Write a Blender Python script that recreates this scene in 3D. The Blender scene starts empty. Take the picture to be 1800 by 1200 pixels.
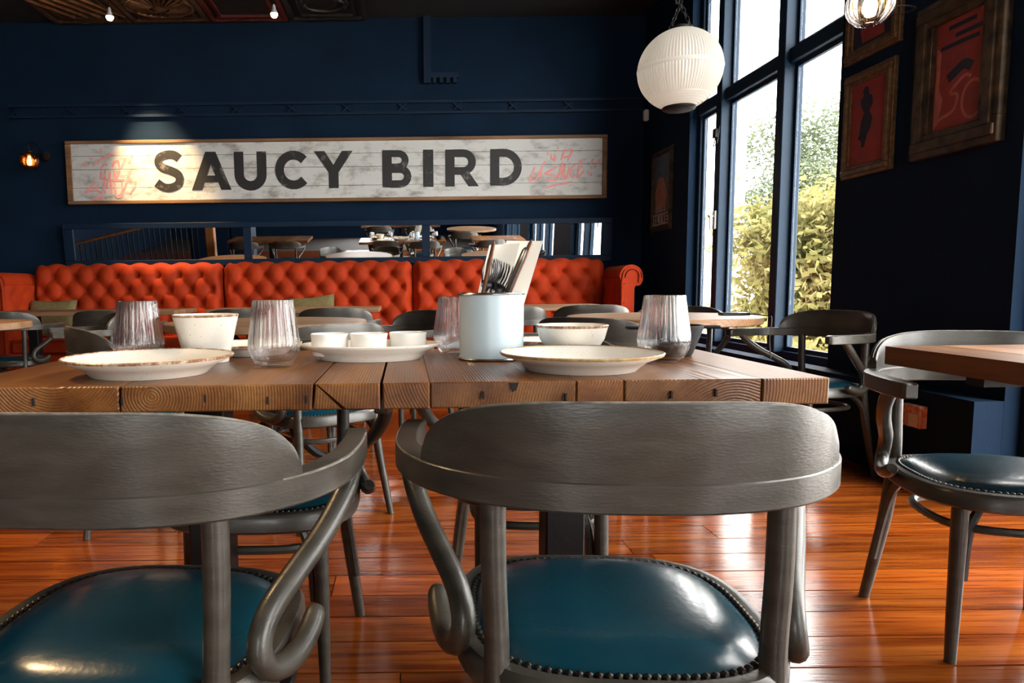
import bpy, math, random
from mathutils import Vector, Matrix
random.seed(7)
S = bpy.context.scene
COL = S.collection
PI = math.pi
R = math.radians

# ------------------------------------------------------------------ camera
cam_d = bpy.data.cameras.new('camera'); cam = bpy.data.objects.new('camera', cam_d); COL.objects.link(cam)
cam_d.sensor_width = 36; cam_d.lens = 25.0
cam_d.shift_x = (900 - 715) / 1800; cam_d.shift_y = 30 / 1800
cam_d.clip_start = 0.02; cam_d.clip_end = 200
_t, _ro = math.atan(.1), .012
_r = Vector((1, 0, 0)); _f = Vector((0, math.cos(_t), -math.sin(_t))); _u = Vector((0, math.sin(_t), math.cos(_t)))
_r2 = math.cos(_ro) * _r - math.sin(_ro) * _u; _u2 = math.cos(_ro) * _u + math.sin(_ro) * _r
cam.matrix_world = Matrix(((_r2.x, _u2.x, -_f.x, 0), (_r2.y, _u2.y, -_f.y, 0), (_r2.z, _u2.z, -_f.z, .91), (0, 0, 0, 1)))
S.camera = cam

# ------------------------------------------------------------------ world, exposure
W = bpy.data.worlds.new('overcast_sky'); S.world = W; W.use_nodes = True
_bg = W.node_tree.nodes['Background']
_bg.inputs['Color'].default_value = (1.0, .985, .95, 1); _bg.inputs['Strength'].default_value = 9.0
S.view_settings.view_transform = 'Standard'; S.view_settings.look = 'None'
S.view_settings.gamma = 1.0; S.view_settings.use_curve_mapping = False
S.view_settings.exposure = 1.05
S.cycles.max_bounces = 10; S.cycles.diffuse_bounces = 5; S.cycles.glossy_bounces = 5
S.cycles.transmission_bounces = 10; S.cycles.transparent_max_bounces = 12
S.cycles.caustics_refractive = False; S.cycles.caustics_reflective = False
S.cycles.sample_clamp_indirect = 6.0
def portal(x, y0, y1, z0, z1):
    d = bpy.data.lights.new('window_portal', 'AREA'); d.shape = 'RECTANGLE'; d.size = y1 - y0; d.size_y = z1 - z0
    d.cycles.is_portal = True
    o = bpy.data.objects.new('window_portal', d); COL.objects.link(o)
    o.location = (x, (y0 + y1) / 2, (z0 + z1) / 2)
    o.rotation_euler = Matrix(((0, 0, 1), (1, 0, 0), (0, 1, 0))).to_euler()   # local -Z looks to -X
portal(2.62, 4.0, 6.08, .41, 3.35); portal(2.62, .35, 2.80, .05, 3.35); portal(2.62, -3.2, -.6, .05, 3.35)
_o = COL.objects['window_portal'].copy(); _o.data = _o.data.copy(); _o.data.size = 1.5; _o.data.size_y = 2.6; COL.objects.link(_o)
_o.location = (-1.0, -6.12, 1.8); _o.rotation_euler = (R(90), 0, 0)      # looks to +Y

# ------------------------------------------------------------------ materials
def new_mat(name):
    m = bpy.data.materials.new(name); m.use_nodes = True
    return m, m.node_tree.nodes, m.node_tree.links, m.node_tree.nodes['Principled BSDF']
def ramp(N, stops):
    n = N.new('ShaderNodeValToRGB'); e = n.color_ramp.elements
    e[0].position, e[0].color = stops[0][0], (*stops[0][1], 1)
    e[1].position, e[1].color = stops[-1][0], (*stops[-1][1], 1)
    for p, c in stops[1:-1]:
        k = e.new(p); k.color = (*c, 1)
    return n
def mat(name, col, rough=.5, metal=0, var=0, scale=20, bump=0, bscale=None, coat=0, stretch=(1, 1, 1), spec=.5, rvar=0, sheen=0):
    m, N, L, b = new_mat(name)
    b.inputs['Base Color'].default_value = (*col, 1); b.inputs['Roughness'].default_value = rough
    b.inputs['Metallic'].default_value = metal; b.inputs['Coat Weight'].default_value = coat
    b.inputs['Coat Roughness'].default_value = .15; b.inputs['Specular IOR Level'].default_value = spec
    if sheen:
        b.inputs['Sheen Weight'].default_value = sheen; b.inputs['Sheen Roughness'].default_value = .45
        b.inputs['Sheen Tint'].default_value = (min(1, col[0] * 1.6), col[1] * 3, col[2] * 3, 1)
    if var or bump or rvar:
        tc = N.new('ShaderNodeTexCoord'); mp = N.new('ShaderNodeMapping'); mp.inputs['Scale'].default_value = stretch
        nz = N.new('ShaderNodeTexNoise'); nz.inputs['Scale'].default_value = scale; nz.inputs['Detail'].default_value = 6
        L.new(tc.outputs['Object'], mp.inputs[0]); L.new(mp.outputs[0], nz.inputs['Vector'])
        if var:
            rp = ramp(N, [(.3, tuple(c * (1 - var) for c in col)), (.7, tuple(min(1, c * (1 + var)) for c in col))])
            L.new(nz.outputs['Fac'], rp.inputs[0]); L.new(rp.outputs[0], b.inputs['Base Color'])
        if rvar:
            mr = N.new('ShaderNodeMapRange'); mr.inputs[3].default_value = rough - rvar; mr.inputs[4].default_value = rough + rvar
            L.new(nz.outputs['Fac'], mr.inputs[0]); L.new(mr.outputs[0], b.inputs['Roughness'])
        if bump:
            n2 = nz
            if bscale:
                n2 = N.new('ShaderNodeTexNoise'); n2.inputs['Scale'].default_value = bscale; n2.inputs['Detail'].default_value = 4
                L.new(mp.outputs[0], n2.inputs['Vector'])
            bp = N.new('ShaderNodeBump'); bp.inputs['Strength'].default_value = bump; bp.inputs['Distance'].default_value = .004
            L.new(n2.outputs['Fac'], bp.inputs['Height']); L.new(bp.outputs[0], b.inputs['Normal'])
    return m
def emit(name, col, strength):
    m, N, L, b = new_mat(name)
    b.inputs['Base Color'].default_value = (*col, 1)
    b.inputs['Emission Color'].default_value = (*col, 1); b.inputs['Emission Strength'].default_value = strength
    return m
def wood_block(name, cols, rough=.42, ring=46, axis='Y', bump=.35):
    """sawn timber: growth rings round `axis`, so the board ends show arcs and the faces show grain"""
    m, N, L, b = new_mat(name)
    tc = N.new('ShaderNodeTexCoord'); oi = N.new('ShaderNodeObjectInfo')
    cmb = N.new('ShaderNodeCombineXYZ'); mul = N.new('ShaderNodeMath'); mul.operation = 'MULTIPLY_ADD'
    mul.inputs[1].default_value = .5; mul.inputs[2].default_value = -.25
    L.new(oi.outputs['Random'], mul.inputs[0]); L.new(mul.outputs[0], cmb.inputs['X'])
    m2 = N.new('ShaderNodeMath'); m2.operation = 'MULTIPLY_ADD'; m2.inputs[1].default_value = -.22; m2.inputs[2].default_value = -.62
    L.new(oi.outputs['Random'], m2.inputs[0]); L.new(m2.outputs[0], cmb.inputs['Z'])
    add = N.new('ShaderNodeVectorMath'); add.operation = 'ADD'
    L.new(tc.outputs['Object'], add.inputs[0]); L.new(cmb.outputs[0], add.inputs[1])
    mp = N.new('ShaderNodeMapping')
    mp.inputs['Scale'].default_value = {'Y': (1, .06, 1), 'X': (.06, 1, 1)}[axis]
    L.new(add.outputs[0], mp.inputs[0])
    wv = N.new('ShaderNodeTexWave'); wv.wave_type = 'RINGS'; wv.rings_direction = axis
    wv.inputs['Scale'].default_value = ring; wv.inputs['Distortion'].default_value = 5; wv.inputs['Detail'].default_value = 3
    wv.inputs['Detail Scale'].default_value = .25
    L.new(mp.outputs[0], wv.inputs['Vector'])
    nz = N.new('ShaderNodeTexNoise'); nz.inputs['Scale'].default_value = 9; nz.inputs['Detail'].default_value = 7
    L.new(mp.outputs[0], nz.inputs['Vector'])
    fine = N.new('ShaderNodeTexNoise'); fine.inputs['Scale'].default_value = 140; fine.inputs['Detail'].default_value = 4
    L.new(mp.outputs[0], fine.inputs['Vector'])
    rp = ramp(N, [(.32, cols[0]), (.5, cols[1]), (.72, cols[2])]); L.new(nz.outputs['Fac'], rp.inputs[0])
    r2 = ramp(N, [(.0, (.80, .76, .72)), (.55, (1, 1, 1))]); L.new(wv.outputs['Fac'], r2.inputs[0])
    r3 = ramp(N, [(.33, (.7, .64, .58)), (.5, (1, 1, 1))]); L.new(fine.outputs['Fac'], r3.inputs[0])
    a = N.new('ShaderNodeMix'); a.data_type = 'RGBA'; a.blend_type = 'MULTIPLY'; a.inputs['Factor'].default_value = .8
    L.new(rp.outputs[0], a.inputs['A']); L.new(r2.outputs[0], a.inputs['B'])
    c = N.new('ShaderNodeMix'); c.data_type = 'RGBA'; c.blend_type = 'MULTIPLY'; c.inputs['Factor'].default_value = .7
    L.new(a.outputs['Result'], c.inputs['A']); L.new(r3.outputs[0], c.inputs['B'])
    hs = N.new('ShaderNodeHueSaturation'); vr = N.new('ShaderNodeMapRange'); vr.inputs[3].default_value = .78; vr.inputs[4].default_value = 1.2
    L.new(oi.outputs['Random'], vr.inputs[0]); L.new(vr.outputs[0], hs.inputs['Value']); L.new(c.outputs['Result'], hs.inputs['Color'])
    L.new(hs.outputs[0], b.inputs['Base Color'])
    rr = N.new('ShaderNodeMapRange'); rr.inputs[3].default_value = rough - .08; rr.inputs[4].default_value = rough + .12
    L.new(nz.outputs['Fac'], rr.inputs[0]); L.new(rr.outputs[0], b.inputs['Roughness'])
    bp = N.new('ShaderNodeBump'); bp.inputs['Strength'].default_value = bump; bp.inputs['Distance'].default_value = .0025
    L.new(wv.outputs['Fac'], bp.inputs['Height'])
    b2 = N.new('ShaderNodeBump'); b2.inputs['Strength'].default_value = bump; b2.inputs['Distance'].default_value = .002
    L.new(fine.outputs['Fac'], b2.inputs['Height']); L.new(bp.outputs[0], b2.inputs['Normal']); L.new(b2.outputs[0], b.inputs['Normal'])
    return m
def floor_mat():
    m, N, L, b = new_mat('varnished_floor_planks')
    g = N.new('ShaderNodeNewGeometry'); oi = N.new('ShaderNodeObjectInfo')
    cmb = N.new('ShaderNodeCombineXYZ'); mu = N.new('ShaderNodeMath'); mu.operation = 'MULTIPLY'; mu.inputs[1].default_value = 37
    L.new(oi.outputs['Random'], mu.inputs[0]); L.new(mu.outputs[0], cmb.inputs['X']); L.new(mu.outputs[0], cmb.inputs['Z'])
    add = N.new('ShaderNodeVectorMath'); add.operation = 'ADD'; L.new(g.outputs['Position'], add.inputs[0]); L.new(cmb.outputs[0], add.inputs[1])
    mp = N.new('ShaderNodeMapping'); mp.inputs['Scale'].default_value = (.55, 9, 9); L.new(add.outputs[0], mp.inputs[0])
    nz = N.new('ShaderNodeTexNoise'); nz.inputs['Scale'].default_value = 2.2; nz.inputs['Detail'].default_value = 8; nz.inputs['Distortion'].default_value = .8
    L.new(mp.outputs[0], nz.inputs['Vector'])
    mp2 = N.new('ShaderNodeMapping'); mp2.inputs['Scale'].default_value = (2.2, 60, 60); L.new(add.outputs[0], mp2.inputs[0])
    n2 = N.new('ShaderNodeTexNoise'); n2.inputs['Scale'].default_value = 2; n2.inputs['Detail'].default_value = 5; L.new(mp2.outputs[0], n2.inputs['Vector'])
    rp = ramp(N, [(.28, (.12, .018, .002)), (.5, (.27, .058, .007)), (.74, (.40, .115, .016))]); L.new(nz.outputs['Fac'], rp.inputs[0])
    r2 = ramp(N, [(.34, (.45, .36, .3)), (.47, (1, 1, 1))]); L.new(n2.outputs['Fac'], r2.inputs[0])
    a = N.new('ShaderNodeMix'); a.data_type = 'RGBA'; a.blend_type = 'MULTIPLY'; a.inputs['Factor'].default_value = .75
    L.new(rp.outputs[0], a.inputs['A']); L.new(r2.outputs[0], a.inputs['B'])
    hs = N.new('ShaderNodeHueSaturation'); vr = N.new('ShaderNodeMapRange'); vr.inputs[3].default_value = .62; vr.inputs[4].default_value = 1.25
    L.new(oi.outputs['Random'], vr.inputs[0]); L.new(vr.outputs[0], hs.inputs['Value']); L.new(a.outputs['Result'], hs.inputs['Color'])
    L.new(hs.outputs[0], b.inputs['Base Color'])
    n3 = N.new('ShaderNodeTexNoise'); n3.inputs['Scale'].default_value = 5; n3.inputs['Detail'].default_value = 5; L.new(g.outputs['Position'], n3.inputs['Vector'])
    rr = N.new('ShaderNodeMapRange'); rr.inputs[3].default_value = .07; rr.inputs[4].default_value = .22; L.new(n3.outputs['Fac'], rr.inputs[0])
    L.new(rr.outputs[0], b.inputs['Roughness'])
    bp = N.new('ShaderNodeBump'); bp.inputs['Strength'].default_value = .25; bp.inputs['Distance'].default_value = .002
    L.new(n2.outputs['Fac'], bp.inputs['Height']); L.new(bp.outputs[0], b.inputs['Normal'])
    b.inputs['Specular IOR Level'].default_value = .5
    return m
def glass_mat(name, tint=(1, 1, 1), rough=0, ior=1.46):
    m, N, L, b = new_mat(name)
    b.inputs['Base Color'].default_value = (*tint, 1); b.inputs['Roughness'].default_value = rough
    b.inputs['Transmission Weight'].default_value = 1; b.inputs['IOR'].default_value = ior
    return m
def pane_mat():
    m, N, L, b = new_mat('window_glass')
    N.remove(b); o = N['Material Output']
    tr = N.new('ShaderNodeBsdfTransparent'); gl = N.new('ShaderNodeBsdfGlossy'); gl.inputs['Roughness'].default_value = .01
    lw = N.new('ShaderNodeLayerWeight'); lw.inputs['Blend'].default_value = .5
    pw = N.new('ShaderNodeMath'); pw.operation = 'POWER'; pw.inputs[1].default_value = 5.0
    ml = N.new('ShaderNodeMath'); ml.operation = 'MULTIPLY_ADD'; ml.inputs[1].default_value = .5; ml.inputs[2].default_value = .03
    L.new(lw.outputs['Facing'], pw.inputs[0]); L.new(pw.outputs[0], ml.inputs[0])
    mx = N.new('ShaderNodeMixShader'); L.new(ml.outputs[0], mx.inputs[0]); L.new(tr.outputs[0], mx.inputs[1]); L.new(gl.outputs[0], mx.inputs[2])
    L.new(mx.outputs[0], o.inputs[0])
    return m
def leaf_mat(name, c0, c1):
    m, N, L, b = new_mat(name); N.remove(b); o = N['Material Output']
    g = N.new('ShaderNodeNewGeometry'); nz = N.new('ShaderNodeTexNoise'); nz.inputs['Scale'].default_value = 1.5
    L.new(g.outputs['Position'], nz.inputs['Vector'])
    rp = ramp(N, [(.35, c0), (.65, c1)]); L.new(nz.outputs['Fac'], rp.inputs[0])
    d = N.new('ShaderNodeBsdfDiffuse'); t = N.new('ShaderNodeBsdfTranslucent'); mx = N.new('ShaderNodeMixShader')
    L.new(rp.outputs[0], d.inputs[0]); L.new(rp.outputs[0], t.inputs[0]); L.new(d.outputs[0], mx.inputs[1]); L.new(t.outputs[0], mx.inputs[2])
    L.new(mx.outputs[0], o.inputs[0]); return m
def holophane_mat():
    m, N, L, b = new_mat('ribbed_milk_glass')
    o = N['Material Output']
    b.inputs['Base Color'].default_value = (.86, .84, .79, 1); b.inputs['Roughness'].default_value = .18
    t = N.new('ShaderNodeBsdfTranslucent'); t.inputs[0].default_value = (.95, .92, .86, 1)
    mx = N.new('ShaderNodeMixShader'); mx.inputs[0].default_value = .5
    L.new(b.outputs[0], mx.inputs[1]); L.new(t.outputs[0], mx.inputs[2]); L.new(mx.outputs[0], o.inputs[0])
    return m
def speckle_mat(name, col, speck, scale=260, thr=.68, rough=.22):
    m, N, L, b = new_mat(name)
    tc = N.new('ShaderNodeTexCoord'); nz = N.new('ShaderNodeTexNoise'); nz.inputs['Scale'].default_value = scale; nz.inputs['Detail'].default_value = 2
    L.new(tc.outputs['Object'], nz.inputs['Vector'])
    rp = ramp(N, [(thr, col), (thr + .05, speck)]); L.new(nz.outputs['Fac'], rp.inputs[0]); L.new(rp.outputs[0], b.inputs['Base Color'])
    b.inputs['Roughness'].default_value = rough
    return m
def worn_paint(name, base, stain, scale, thr=(.52, .66), stretch=(1, 1, 1), rough=.6):
    m, N, L, b = new_mat(name)
    tc = N.new('ShaderNodeTexCoord'); mp = N.new('ShaderNodeMapping'); mp.inputs['Scale'].default_value = stretch
    nz = N.new('ShaderNodeTexNoise'); nz.inputs['Scale'].default_value = scale; nz.inputs['Detail'].default_value = 9; nz.inputs['Roughness'].default_value = .68
    L.new(tc.outputs['Object'], mp.inputs[0]); L.new(mp.outputs[0], nz.inputs['Vector'])
    rp = ramp(N, [(thr[0], base), (thr[1], stain)]); L.new(nz.outputs['Fac'], rp.inputs[0]); L.new(rp.outputs[0], b.inputs['Base Color'])
    b.inputs['Roughness'].default_value = rough
    return m

M = {}
M['navy'] = mat('navy_wall_paint', (.003, .0128, .0315), .8, var=.15, scale=3, bump=.15, bscale=90, spec=.12)
M['navy_trim'] = mat('navy_trim_paint', (.0024, .013, .034), .6, bump=.1, scale=60, spec=.2)
M['blue_frame'] = mat('blue_window_frame_paint', (.004, .021, .046), .55, var=.1, scale=8, spec=.25)
M['ceil'] = mat('dark_ceiling', (.008, .008, .009), .7)
M['tin'] = mat('aged_copper_tin', (.16, .085, .04), .42, metal=.75, var=.5, scale=14, bump=.4)
M['tin_dark'] = mat('dark_tin', (.035, .03, .026), .45, metal=.6, var=.4, scale=14)
M['tin_red'] = mat('red_tin_border', (.10, .016, .01), .5, metal=.3, var=.4, scale=30)
M['floor'] = floor_mat()
M['floor_base'] = mat('dark_floor_gap', (.02, .008, .004), .8)
M['table'] = wood_block('reclaimed_oak', ((.072, .021, .004), (.17, .060, .013), (.28, .118, .030)), rough=.33, ring=62, bump=.22)
M['table_far'] = wood_block('pale_table_oak', ((.17, .085, .04), (.28, .155, .078), (.38, .225, .125)), axis='X', ring=30)
M['crack'] = mat('dark_timber_crack', (.012, .008, .006), .9)
M['chair'] = mat('grey_stained_beech', (.042, .038, .030), .36, var=.3, scale=14, stretch=(1, 1, 3.5), bump=.12, bscale=120, rvar=.07, coat=.12)
M['worn_highlight'] = mat('worn_edge_highlight', (.17, .15, .125), .5, var=.5, scale=60)  # pale tone stands for edge wear and a painted rim highlight
M['leather'] = mat('teal_leather', (.003, .036, .056), .25, var=.12, scale=4, bump=.10, bscale=70, coat=.2)
M['nail'] = mat('antique_brass_nails', (.045, .04, .034), .32, metal=.8)
M['iron'] = mat('black_iron', (.006, .006, .0065), .5, bump=.15, scale=70, spec=.3)
M['velvet'] = mat('orange_red_velvet', (.35, .030, .005), .7, var=.25, scale=4, bump=.1, bscale=200, sheen=.18, spec=.15)
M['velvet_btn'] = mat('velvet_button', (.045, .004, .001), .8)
M['olive'] = mat('olive_cushion_cloth', (.15, .12, .045), .85, var=.2, scale=40, bump=.4, bscale=300)
M['ceramic'] = speckle_mat('cream_glazed_ceramic', (.80, .76, .68), (.45, .38, .28))
M['rim'] = worn_paint('brown_rim_glaze', (.24, .10, .035), (.62, .50, .36), 70, (.45, .62), rough=.3)
M['rim2'] = worn_paint('ochre_rim_glaze', (.34, .20, .07), (.5, .36, .18), 60, (.45, .62), rough=.3)
M['white_dish'] = mat('white_porcelain', (.82, .80, .76), .2)
def tumbler_mat():
    # thin-walled glass: see-through with reflections that strengthen towards grazing angles on the ribs
    m, N, L, b = new_mat('clear_tumbler_glass'); N.remove(b); o = N['Material Output']
    t = N.new('ShaderNodeBsdfTransparent'); t.inputs[0].default_value = (.97, .975, .98, 1)
    gl = N.new('ShaderNodeBsdfGlossy'); gl.inputs['Roughness'].default_value = .04
    lw = N.new('ShaderNodeLayerWeight'); lw.inputs['Blend'].default_value = .5
    pw = N.new('ShaderNodeMath'); pw.operation = 'POWER'; pw.inputs[1].default_value = 2.6
    ml = N.new('ShaderNodeMath'); ml.operation = 'MULTIPLY_ADD'; ml.inputs[1].default_value = .75; ml.inputs[2].default_value = .05
    L.new(lw.outputs['Facing'], pw.inputs[0]); L.new(pw.outputs[0], ml.inputs[0])
    mx = N.new('ShaderNodeMixShader'); L.new(ml.outputs[0], mx.inputs[0]); L.new(t.outputs[0], mx.inputs[1]); L.new(gl.outputs[0], mx.inputs[2])
    # the ribbed upper wall is thick enough to refract; the plain foot is not
    gb = N.new('ShaderNodeBsdfGlass'); gb.inputs['IOR'].default_value = 1.45; gb.inputs['Roughness'].default_value = 0
    tc = N.new('ShaderNodeTexCoord'); sp = N.new('ShaderNodeSeparateXYZ'); mr = N.new('ShaderNodeMapRange')
    mr.inputs[1].default_value = .03; mr.inputs[2].default_value = .055; mr.inputs[3].default_value = .05; mr.inputs[4].default_value = .68
    L.new(tc.outputs['Object'], sp.inputs[0]); L.new(sp.outputs['Z'], mr.inputs[0])
    m2 = N.new('ShaderNodeMixShader'); L.new(mr.outputs[0], m2.inputs[0]); L.new(mx.outputs[0], m2.inputs[1]); L.new(gb.outputs[0], m2.inputs[2])
    L.new(m2.outputs[0], o.inputs[0]); return m
M['glass'] = tumbler_mat()
M['can'] = mat('pale_blue_enamel', (.50, .61, .67), .32, var=.05, scale=6)
M['steel'] = mat('brushed_steel', (.45, .45, .46), .25, metal=1)
M['gunmetal'] = mat('dark_steel_cutlery', (.16, .16, .17), .28, metal=1)
M['knife_wood'] = mat('brown_knife_handle', (.17, .07, .04), .45, var=.3, scale=60, stretch=(1, 1, .2))
M['paper'] = mat('cream_paper', (.74, .69, .60), .8)
M['black_dish'] = mat('matt_black_iron_dish', (.006, .006, .0065), .7, bump=.3, scale=160, spec=.25)
M['mirror'] = mat('silvered_mirror', (.86, .88, .9), .01, metal=1)
M['sign_white'] = worn_paint('distressed_white_paint', (.55, .56, .54), (.15, .125, .105), 4.2, (.49, .72), (1, 1, 2.0))
M['sign_black'] = worn_paint('distressed_black_paint', (.012, .011, .011), (.24, .22, .20), 5, (.57, .72))
M['sign_frame'] = mat('brown_sign_timber', (.17, .085, .035), .7, var=.5, scale=5, stretch=(.3, 1, 3), bump=.3)
M['pink'] = worn_paint('pink_spray_paint', (.80, .27, .25), (.72, .46, .42), 22, (.45, .7))
M['gold'] = mat('tarnished_gilt_frame', (.15, .085, .036), .45, metal=.35, var=.5, scale=40, bump=.5)
M['gold_dark'] = mat('blackened_gilt_frame', (.055, .035, .018), .5, metal=.3, var=.8, scale=18, bump=.8)
M['canvas_red'] = worn_paint('red_canvas', (.30, .028, .02), (.16, .02, .02), 9, (.4, .7))
M['canvas_dark'] = mat('dark_paint_figure', (.012, .012, .03), .7)
M['canvas_pink'] = mat('dusty_pink_paint', (.42, .13, .09), .7, var=.2, scale=20)
M['poster_bg'] = worn_paint('poster_print', (.07, .06, .055), (.20, .08, .05), 7, (.45, .62))
M['poster_blue'] = mat('poster_blue_print', (.05, .08, .12), .6, var=.3, scale=10)
M['poster_skin'] = mat('poster_tan_print', (.30, .14, .08), .6, var=.3, scale=14)
M['poster_cream'] = mat('poster_cream_print', (.42, .38, .30), .6)
M['sensor'] = mat('white_plastic', (.6, .6, .58), .4)
M['holophane'] = holophane_mat()
M['pendant_glass'] = glass_mat('ribbed_clear_glass', (1, .98, .96), .02)
M['amber_glass'] = glass_mat('amber_glass', (1, .42, .16), .05)
M['filament'] = emit('glowing_filament', (1, .55, .18), 45)
M['bulb'] = emit('warm_bulb', (1, .72, .38), 14)
M['pane'] = pane_mat()
M['leaf_yellow'] = leaf_mat('yellow_green_leaves', (.11, .105, .035), (.20, .175, .075))
M['leaf_green'] = leaf_mat('pale_green_leaves', (.06, .08, .045), (.11, .13, .08))
M['bark'] = mat('tree_bark', (.09, .06, .04), .9, var=.3, scale=12)
M['paving'] = mat('pale_outdoor_paving', (.55, .53, .5), .8, var=.1, scale=2)
M['render_white'] = mat('white_render', (.75, .73, .70), .8)
M['orange_card'] = worn_paint('orange_printed_card', (.62, .20, .09), (.75, .55, .42), 40, (.45, .6))
M['post_wood'] = mat('orange_varnished_post', (.36, .14, .04), .35, var=.25, scale=6, stretch=(4, 4, .4))
M['dark_wood'] = mat('dark_brown_panel', (.035, .016, .009), .45, var=.3, scale=4)
M['phone'] = mat('black_gadget_plastic', (.012, .012, .013), .25)

# ------------------------------------------------------------------ mesh builder
def catmull(pts, n=6, closed=False):
    out = []; P = [Vector(p) for p in pts]; m = len(P)
    rng = m if closed else m - 1
    for i in range(rng):
        if closed: p0, p1, p2, p3 = P[i - 1], P[i], P[(i + 1) % m], P[(i + 2) % m]
        else: p0, p1, p2, p3 = P[max(i - 1, 0)], P[i], P[i + 1], P[min(i + 2, m - 1)]
        for k in range(n):
            t = k / n
            out.append(.5 * ((2 * p1) + (p2 - p0) * t + (2 * p0 - 5 * p1 + 4 * p2 - p3) * t * t + (3 * p1 - p0 - 3 * p2 + p3) * t ** 3))
    if not closed: out.append(P[-1])
    return out
def wloc(o):
    v = Vector((0, 0, 0))
    while o is not None: v += o.location; o = o.parent
    return v
class MB:
    def __init__(s): s.v = []; s.f = []; s.sm = []
    def add(s, vs, fs, smooth=False):
        b = len(s.v); s.v += [tuple(v) for v in vs]; s.f += [tuple(i + b for i in f) for f in fs]; s.sm += [smooth] * len(fs); return s
    def box(s, x0, x1, y0, y1, z0, z1):
        return s.add([(x0, y0, z0), (x1, y0, z0), (x1, y1, z0), (x0, y1, z0), (x0, y0, z1), (x1, y0, z1), (x1, y1, z1), (x0, y1, z1)],
                     [(0, 3, 2, 1), (4, 5, 6, 7), (0, 1, 5, 4), (1, 2, 6, 5), (2, 3, 7, 6), (3, 0, 4, 7)])
    def cbox(s, x0, x1, y0, y1, z0, z1, c=.004):
        vs = []; xs, ys, zs = (x0, x1), (y0, y1), (z0, z1)
        sg = (1, -1); idx = {}
        for i in (0, 1):
            for j in (0, 1):
                for k in (0, 1):
                    for a in range(3):
                        p = [xs[i] + sg[i] * c, ys[j] + sg[j] * c, zs[k] + sg[k] * c]
                        p[a] = (xs, ys, zs)[a][(i, j, k)[a]]
                        idx[i, j, k, a] = len(vs); vs.append(p)
        fs = []
        for a in range(3):
            o = [q for q in range(3) if q != a]
            for e in (0, 1):
                q = []
                for (m, n) in ((0, 0), (1, 0), (1, 1), (0, 1)):
                    key = [0, 0, 0]; key[a] = e; key[o[0]] = m; key[o[1]] = n
                    q.append(idx[(*key, a)])
                fs.append(q)
        for a in range(3):
            o = [q for q in range(3) if q != a]
            for m in (0, 1):
                for n in (0, 1):
                    k0 = [0, 0, 0]; k0[o[0]] = m; k0[o[1]] = n; k1 = list(k0); k1[a] = 1
                    fs.append([idx[(*k0, o[0])], idx[(*k1, o[0])], idx[(*k1, o[1])], idx[(*k0, o[1])]])
        for i in (0, 1):
            for j in (0, 1):
                for k in (0, 1): fs.append([idx[i, j, k, a] for a in range(3)])
        return s.add(vs, fs)
    def prism(s, poly, axis, a0, a1):
        n = len(poly)
        def pt(p, a): return {'Y': (p[0], a, p[1]), 'X': (a, p[0], p[1]), 'Z': (p[0], p[1], a)}[axis]
        vs = [pt(p, a0) for p in poly] + [pt(p, a1) for p in poly]
        return s.add(vs, [tuple(range(n))[::-1], tuple(range(n, 2 * n))] + [(i, (i + 1) % n, (i + 1) % n + n, i + n) for i in range(n)])
    def tube(s, pts, r, n=10, cap=True, closed=False):
        P = [Vector(p) for p in pts]; m = len(P)
        rs = r if isinstance(r, (list, tuple)) else [r] * m
        vs = []; up = None
        for i in range(m):
            if closed: t = P[(i + 1) % m] - P[i - 1]
            else: t = P[min(i + 1, m - 1)] - P[max(i - 1, 0)]
            t.normalize()
            if up is None: up = t.orthogonal().normalized()
            up = (up - t * up.dot(t)).normalized(); w = t.cross(up)
            for k in range(n):
                a = 2 * PI * k / n; vs.append(P[i] + (up * math.cos(a) + w * math.sin(a)) * rs[i])
        fs = []
        for i in range(m if closed else m - 1):
            j = (i + 1) % m
            for k in range(n): fs.append((i * n + k, i * n + (k + 1) % n, j * n + (k + 1) % n, j * n + k))
        b = len(s.v); s.add(vs, fs, True)
        if cap and not closed: s.f += [tuple(b + k for k in range(n))[::-1], tuple(b + (m - 1) * n + k for k in range(n))]; s.sm += [False, False]
        return s
    def lathe(s, prof, n=32, c=(0, 0, 0), mod=None, sx=1, sy=1, capb=False, capt=False):
        vs = []
        for (r, z) in prof:
            for k in range(n):
                a = 2 * PI * k / n; q = r * (mod(a, z) if mod else 1)
                vs.append((c[0] + q * math.cos(a) * sx, c[1] + q * math.sin(a) * sy, c[2] + z))
        m = len(prof)
        fs = [(i * n + k, i * n + (k + 1) % n, (i + 1) * n + (k + 1) % n, (i + 1) * n + k) for i in range(m - 1) for k in range(n)]
        b = len(s.v); s.add(vs, fs, True)
        if capb: s.f.append(tuple(b + k for k in range(n))[::-1]); s.sm.append(False)
        if capt: s.f.append(tuple(b + (m - 1) * n + k for k in range(n))); s.sm.append(False)
        return s
    def grid(s, rows, smooth=True, closed=False):
        m = len(rows); n = len(rows[0]); vs = [p for r in rows for p in r]
        fs = [(i * n + k, i * n + (k + 1) % n, (i + 1) * n + (k + 1) % n, (i + 1) * n + k) for i in range(m - 1) for k in range(n if closed else n - 1)]
        return s.add(vs, fs, smooth)
    def ribbon(s, pts, w, d0, d1, plane='XZ', taper=False):
        """thick painted stroke along 2-D points; plane XZ at depth d0..d1 (front d0), or YZ"""
        P = [Vector((p[0], p[1])) for p in pts]; m = len(P); vs = []
        L = []; Rr = []
        for i in range(m):
            t = (P[min(i + 1, m - 1)] - P[max(i - 1, 0)]).normalized(); nn = Vector((-t.y, t.x))
            ww = w / 2
            if taper: ww *= .55 + .45 * math.sin(PI * (i + .5) / m)
            L.append(P[i] + nn * ww); Rr.append(P[i] - nn * ww)
        def q(p, d): return (p.x, d, p.y) if plane == 'XZ' else (d, p.x, p.y)
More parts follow.
